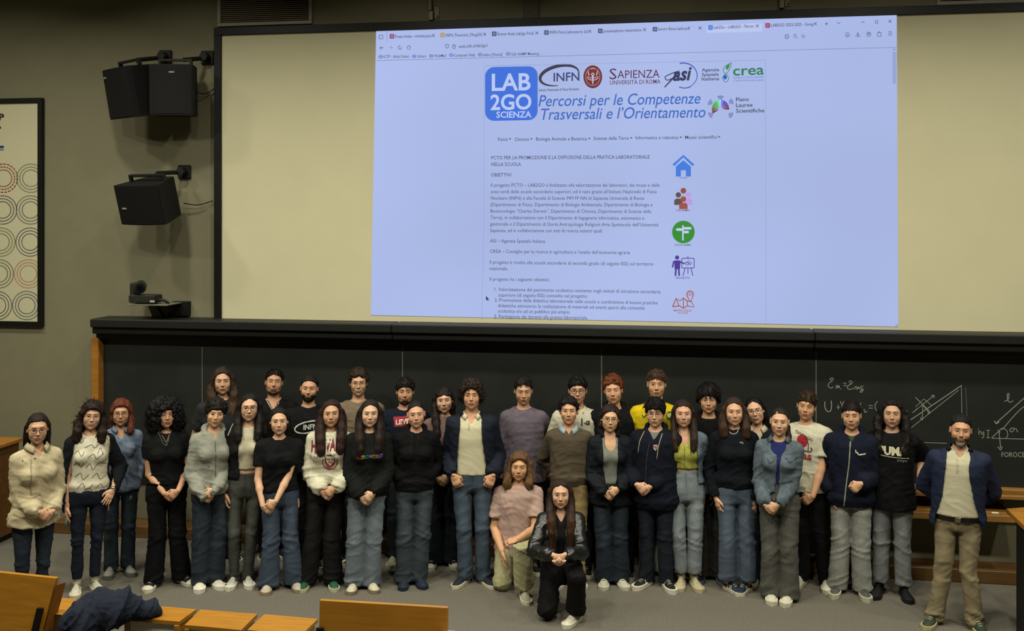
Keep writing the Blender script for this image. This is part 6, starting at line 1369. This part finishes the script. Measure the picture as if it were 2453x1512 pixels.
 arms=('side',('clasp',1933,1200,1)),legs=dict(fit='straight',col='0d0d0f',name='ripped_jeans'),shoes=dict(col='c0bba6',sole='b8b29c',ch=1.1),stance=.10,
 tops=[dict(col='bab59f',hempx=1185,sl='short',e=.026,sw=1.15,name='t_shirt',slen=.66,dec=[('text','CHICAGO',1905,1042,1946,1060,7,'3a3432','print',.01),('poly',arc2d(1922,1060,13,15,0,360,17)[:-1].tolist(),'9c1c2c','ball_print'),('line',[tuple(q) for q in arc2d(1924,1072,22,9,-40,190,10,rot=25)],2,'26222a','hoop_print'),('line',[(1930,1048),(1936,1066),(1936,1082)],1.5,'26222a','hoop_print'),('text','BULLS',1896,1096,1944,1104,12,['3a2048','9c1c2c'],'print',.04)])],
 label='boy with brown fringe in a white basketball-print t-shirt and black ripped jeans'),
dict(fx=2036,fy=1422,hx=2041,top=961,pole=.35,sex='m',skin='b98866',hv=.010,head=(2,0,-3),hair=short('1a120f',OPF,vol=.005,top=.014,tufts=150,sweep=(.3,-.8,.1),tl=.8),face=dict(smile=.3),
 arms=(('at',1993,1200,-.05,(.15,-.15,-1),(1,.4,0)),('at',2062,1172,-.21,(-.75,-.2,-.55),(-.1,1,0),'fist')),legs=dict(fit='baggy',col='85887c',mat='denim',fade=.1,name='trousers'),shoes=dict(col='4a4c48',sole='a8a48f',lace='2a2a28',ch=1.3,w=1.05),stance=0.1,build=1.03,
 tops=[dict(col='34402c',hem=.55,sl='none',e=.014,name='t_shirt'),
  dict(col='10162a',hempx=1220,sl='long',mat='sweat',e=.032,hood=1,rib=1,name='hoodie',neck='v',nd=.06,nw=.066,sw=1.12,dec=[('line',[(2037,1060),(2034,1110),(2028,1160),(2022,1216)],2.6,'8c8a78','zipper'),('line',[(2052,1083),(2057,1089),(2072,1087)],3,'c0bda8','chest_logo'),('line',[(2049,1078),(2050,1086)],2.4,'c0bda8','cord_end')])],
 label='boy with short dark hair in a navy zip hoodie with white chest tick, pale trousers'),
dict(pole=.2,fx=2136,fy=1425,hx=2137,top=955,sex='m',skin='b58a6e',hair=S_('17100d',.33,2,OPC,'wavy',out=.032,thick=.95,yf=-.07,curls=40,locks=50),face=dict(smile=-.2,brow=.006,eye=.7,jaw=1.0),
 arms=('side',('at',2198,1150,.03,(0,.1,-1))),legs=dict(fit='straight',col='6d7272',fade=.2,hem=.10),shoes=dict(col='0f0f10',sole='0f0f10',lace='0f0f10',high=.04,sock='101010',ch=1.1),stance=.1,
 tops=[dict(col='0b0b0d',hempx=1228,sl='short',e=.034,sw=1.3,slen=.95,name='t_shirt',dec=[('text','PUMA',2106,1090,2172,1092,19,'bdb998','print',.05),('line',[(2110,1094),(2175,1099)],1.6,'bdb998','print_line'),('text','𝗐'if False else 'yyyy',2148,1104,2172,1107,5,'8a8878','print_small',0)])],
 label='man with long black wavy hair in a black PUMA t-shirt and light jeans'),
dict(fx=2287,fy=1500,hx=2300,top=993,sex='m',build=1.10,hv=.008,skin='b57e60',head=(-3,0,2),yaw=0,hair=short('16120f',OPH,vol=.003,top=.009,tufts=60,tl=.6),beard=dict(col='3e3428',two='8c887a'),face=dict(smile=1,eye=.7,jaw=1.05),
 arms=('back','back'),legs=dict(fit='straight',col='7d7258',mat='tee',belt='15130f',name='chinos',wr=1.3),shoes=dict(col='2c3526',sole='a89a70',lace='c8c4b0',toe=20,w=1.1),stance=.15,waist=.545,
 tops=[dict(col='b4ae94',hempx=1243,sl='none',e=.016,neck='v',nd=.06,name='polo_shirt',boxy=.98,mat='knit',collar=dict(col='c0bca4',h=.02,gap=24,flare=.012,rx=.056),dec=[('line',[(2293,1098),(2293,1135)],5,'a8a288','placket'),('button',2294,1106,.004,'7a7660'),('button',2294,1118,.004,'7a7660'),('button',2294,1130,.004,'7a7660')]),
  dict(col='1a2440',hempx=1270,sl='long',mat='jacket',e=.032,name='blazer',neck='scoop',nd=.1,nw=.085,wr=.9,sw=1.1,open=[(1065,2268,2318),(1100,2270,2318),(1150,2264,2320),(1200,2258,2328),(1240,2246,2340),(1280,2238,2350)],collar=dict(h=.034,gap=62,flare=.03,rx=.074,col='10131c'),dec=[('line',[(2262,1075),(2254,1092),(2262,1110),(2266,1150)],2,'121a30','lapel_edge'),('line',[(2324,1075),(2334,1092),(2326,1110),(2322,1150)],2,'121a30','lapel_edge')])],
 label='bearded man in a blue blazer, white polo and khaki chinos, rightmost of the group'),
]
for sp in PEOPLE: person(sp)
# --- the two kneeling in front
h=1.72
person(dict(fx=1232,fy=1400,hx=1246,top=1081,H=1.70,shw=.95,sex='m',hv=.02,skin='bd8862',head=(0,0,0),hair=S_('6a4c30',.17,2,OPC,'wavy',vol=.018,top=.020,out=.01,yf=-.03,thick=1.1,tufts=0),browc='5a4028',face=dict(smile=.2,eye=.85),yaw=-4,
 kneel={-1:[(-.085,0,.42),(-.10,-.14,.075),(-.09,.28,.09)],1:[(.085,0,.42),(.075,-.40,.48),(.10,-.30,.06)]},
 arms=(('at',1202,1335,-.21,(.15,-.2,-1),(1,.2,0)),('at',1240,1305,-.34,(-1,-.15,-.25),(0,.4,-1),'curl')),legs=dict(fit='baggy',col='a09c78',mat='tee',name='cargo_trousers',wr=.8),shoes=dict(col='8c8a78',sole='b8b29c'),
 tops=[dict(col='a58b80',hempx=1338,sl='short',e=.026,sw=1.1,slen=.70,boxy=.9,name='t_shirt',wr=1.4)],
 label='kneeling boy with shoulder-length blond-brown hair, dusty pink t-shirt, pale cargo trousers'))
person(dict(fx=1345,fy=1462,hx=1342,top=1146,H=1.60,sex='f',skin='c2937a',head=(2,0,0),hair=S_('2e1f18',.42,2,OPC,'straight',tip=(2.1,1.7,1.2),out=.0,thick=1.15,locks=70,yf=-.10),face=dict(smile=.5),yaw=4,
 kneel={-1:[(-.08,0,.40),(-.13,-.22,.085),(-.09,.20,.09)],1:[(.08,0,.40),(.10,-.36,.40),(.10,-.24,.06)]},
 arms=(('at',1326,1345,-.36,(.55,-.4,-.6),(.6,.7,0),'curl'),('at',1352,1345,-.36,(-.55,-.4,-.6),(-.6,.7,0),'curl')),legs=dict(fit='wide',col='0c0b0c',mat='tee',name='trousers'),shoes=dict(col='b8b4a0',sole='c0bca8',toe=-35,ch=1.1),
 tops=[dict(col='101011',hem=.5,sl='none',e=.014,neck='v',nd=.08,name='black_top'),
  dict(col='111212',hempx=1350,sl='long',mat='leather',e=.026,name='leather_jacket',neck='scoop',nd=.1,nw=.08,wr=.9,open=[(1210,1328,1358),(1250,1333,1356),(1300,1338,1352),(1345,1340,1350)],collar=dict(h=.03,gap=50,flare=.036,rx=.072),dec=[('line',[(1318,1225),(1326,1250),(1338,1270)],1.6,'7a7a74','zipper'),('button',1385,1213,.005,'a8a48c',1)])],
 label='kneeling girl with very long brown hair in a black leather jacket'))
# things held

# teal pen in the hand of the woman in the scribble-print blouse
d=ray(161,1249); b=G(205,1416); D=(b-CAM).dot(FWD)-.02; c=CAM+d*D
mb=MB(); mb.tube([c+Vector((-.004,0,.035)),c+Vector((.006,-.01,-.040))],[.011,.012],10)
tag(mb.build('marker_pen',mat('teal_plastic','6ab0b0',rough=.4,kind='flat'),smooth=True),'small pale teal marker held low by the woman in the scribble-print blouse','pen')
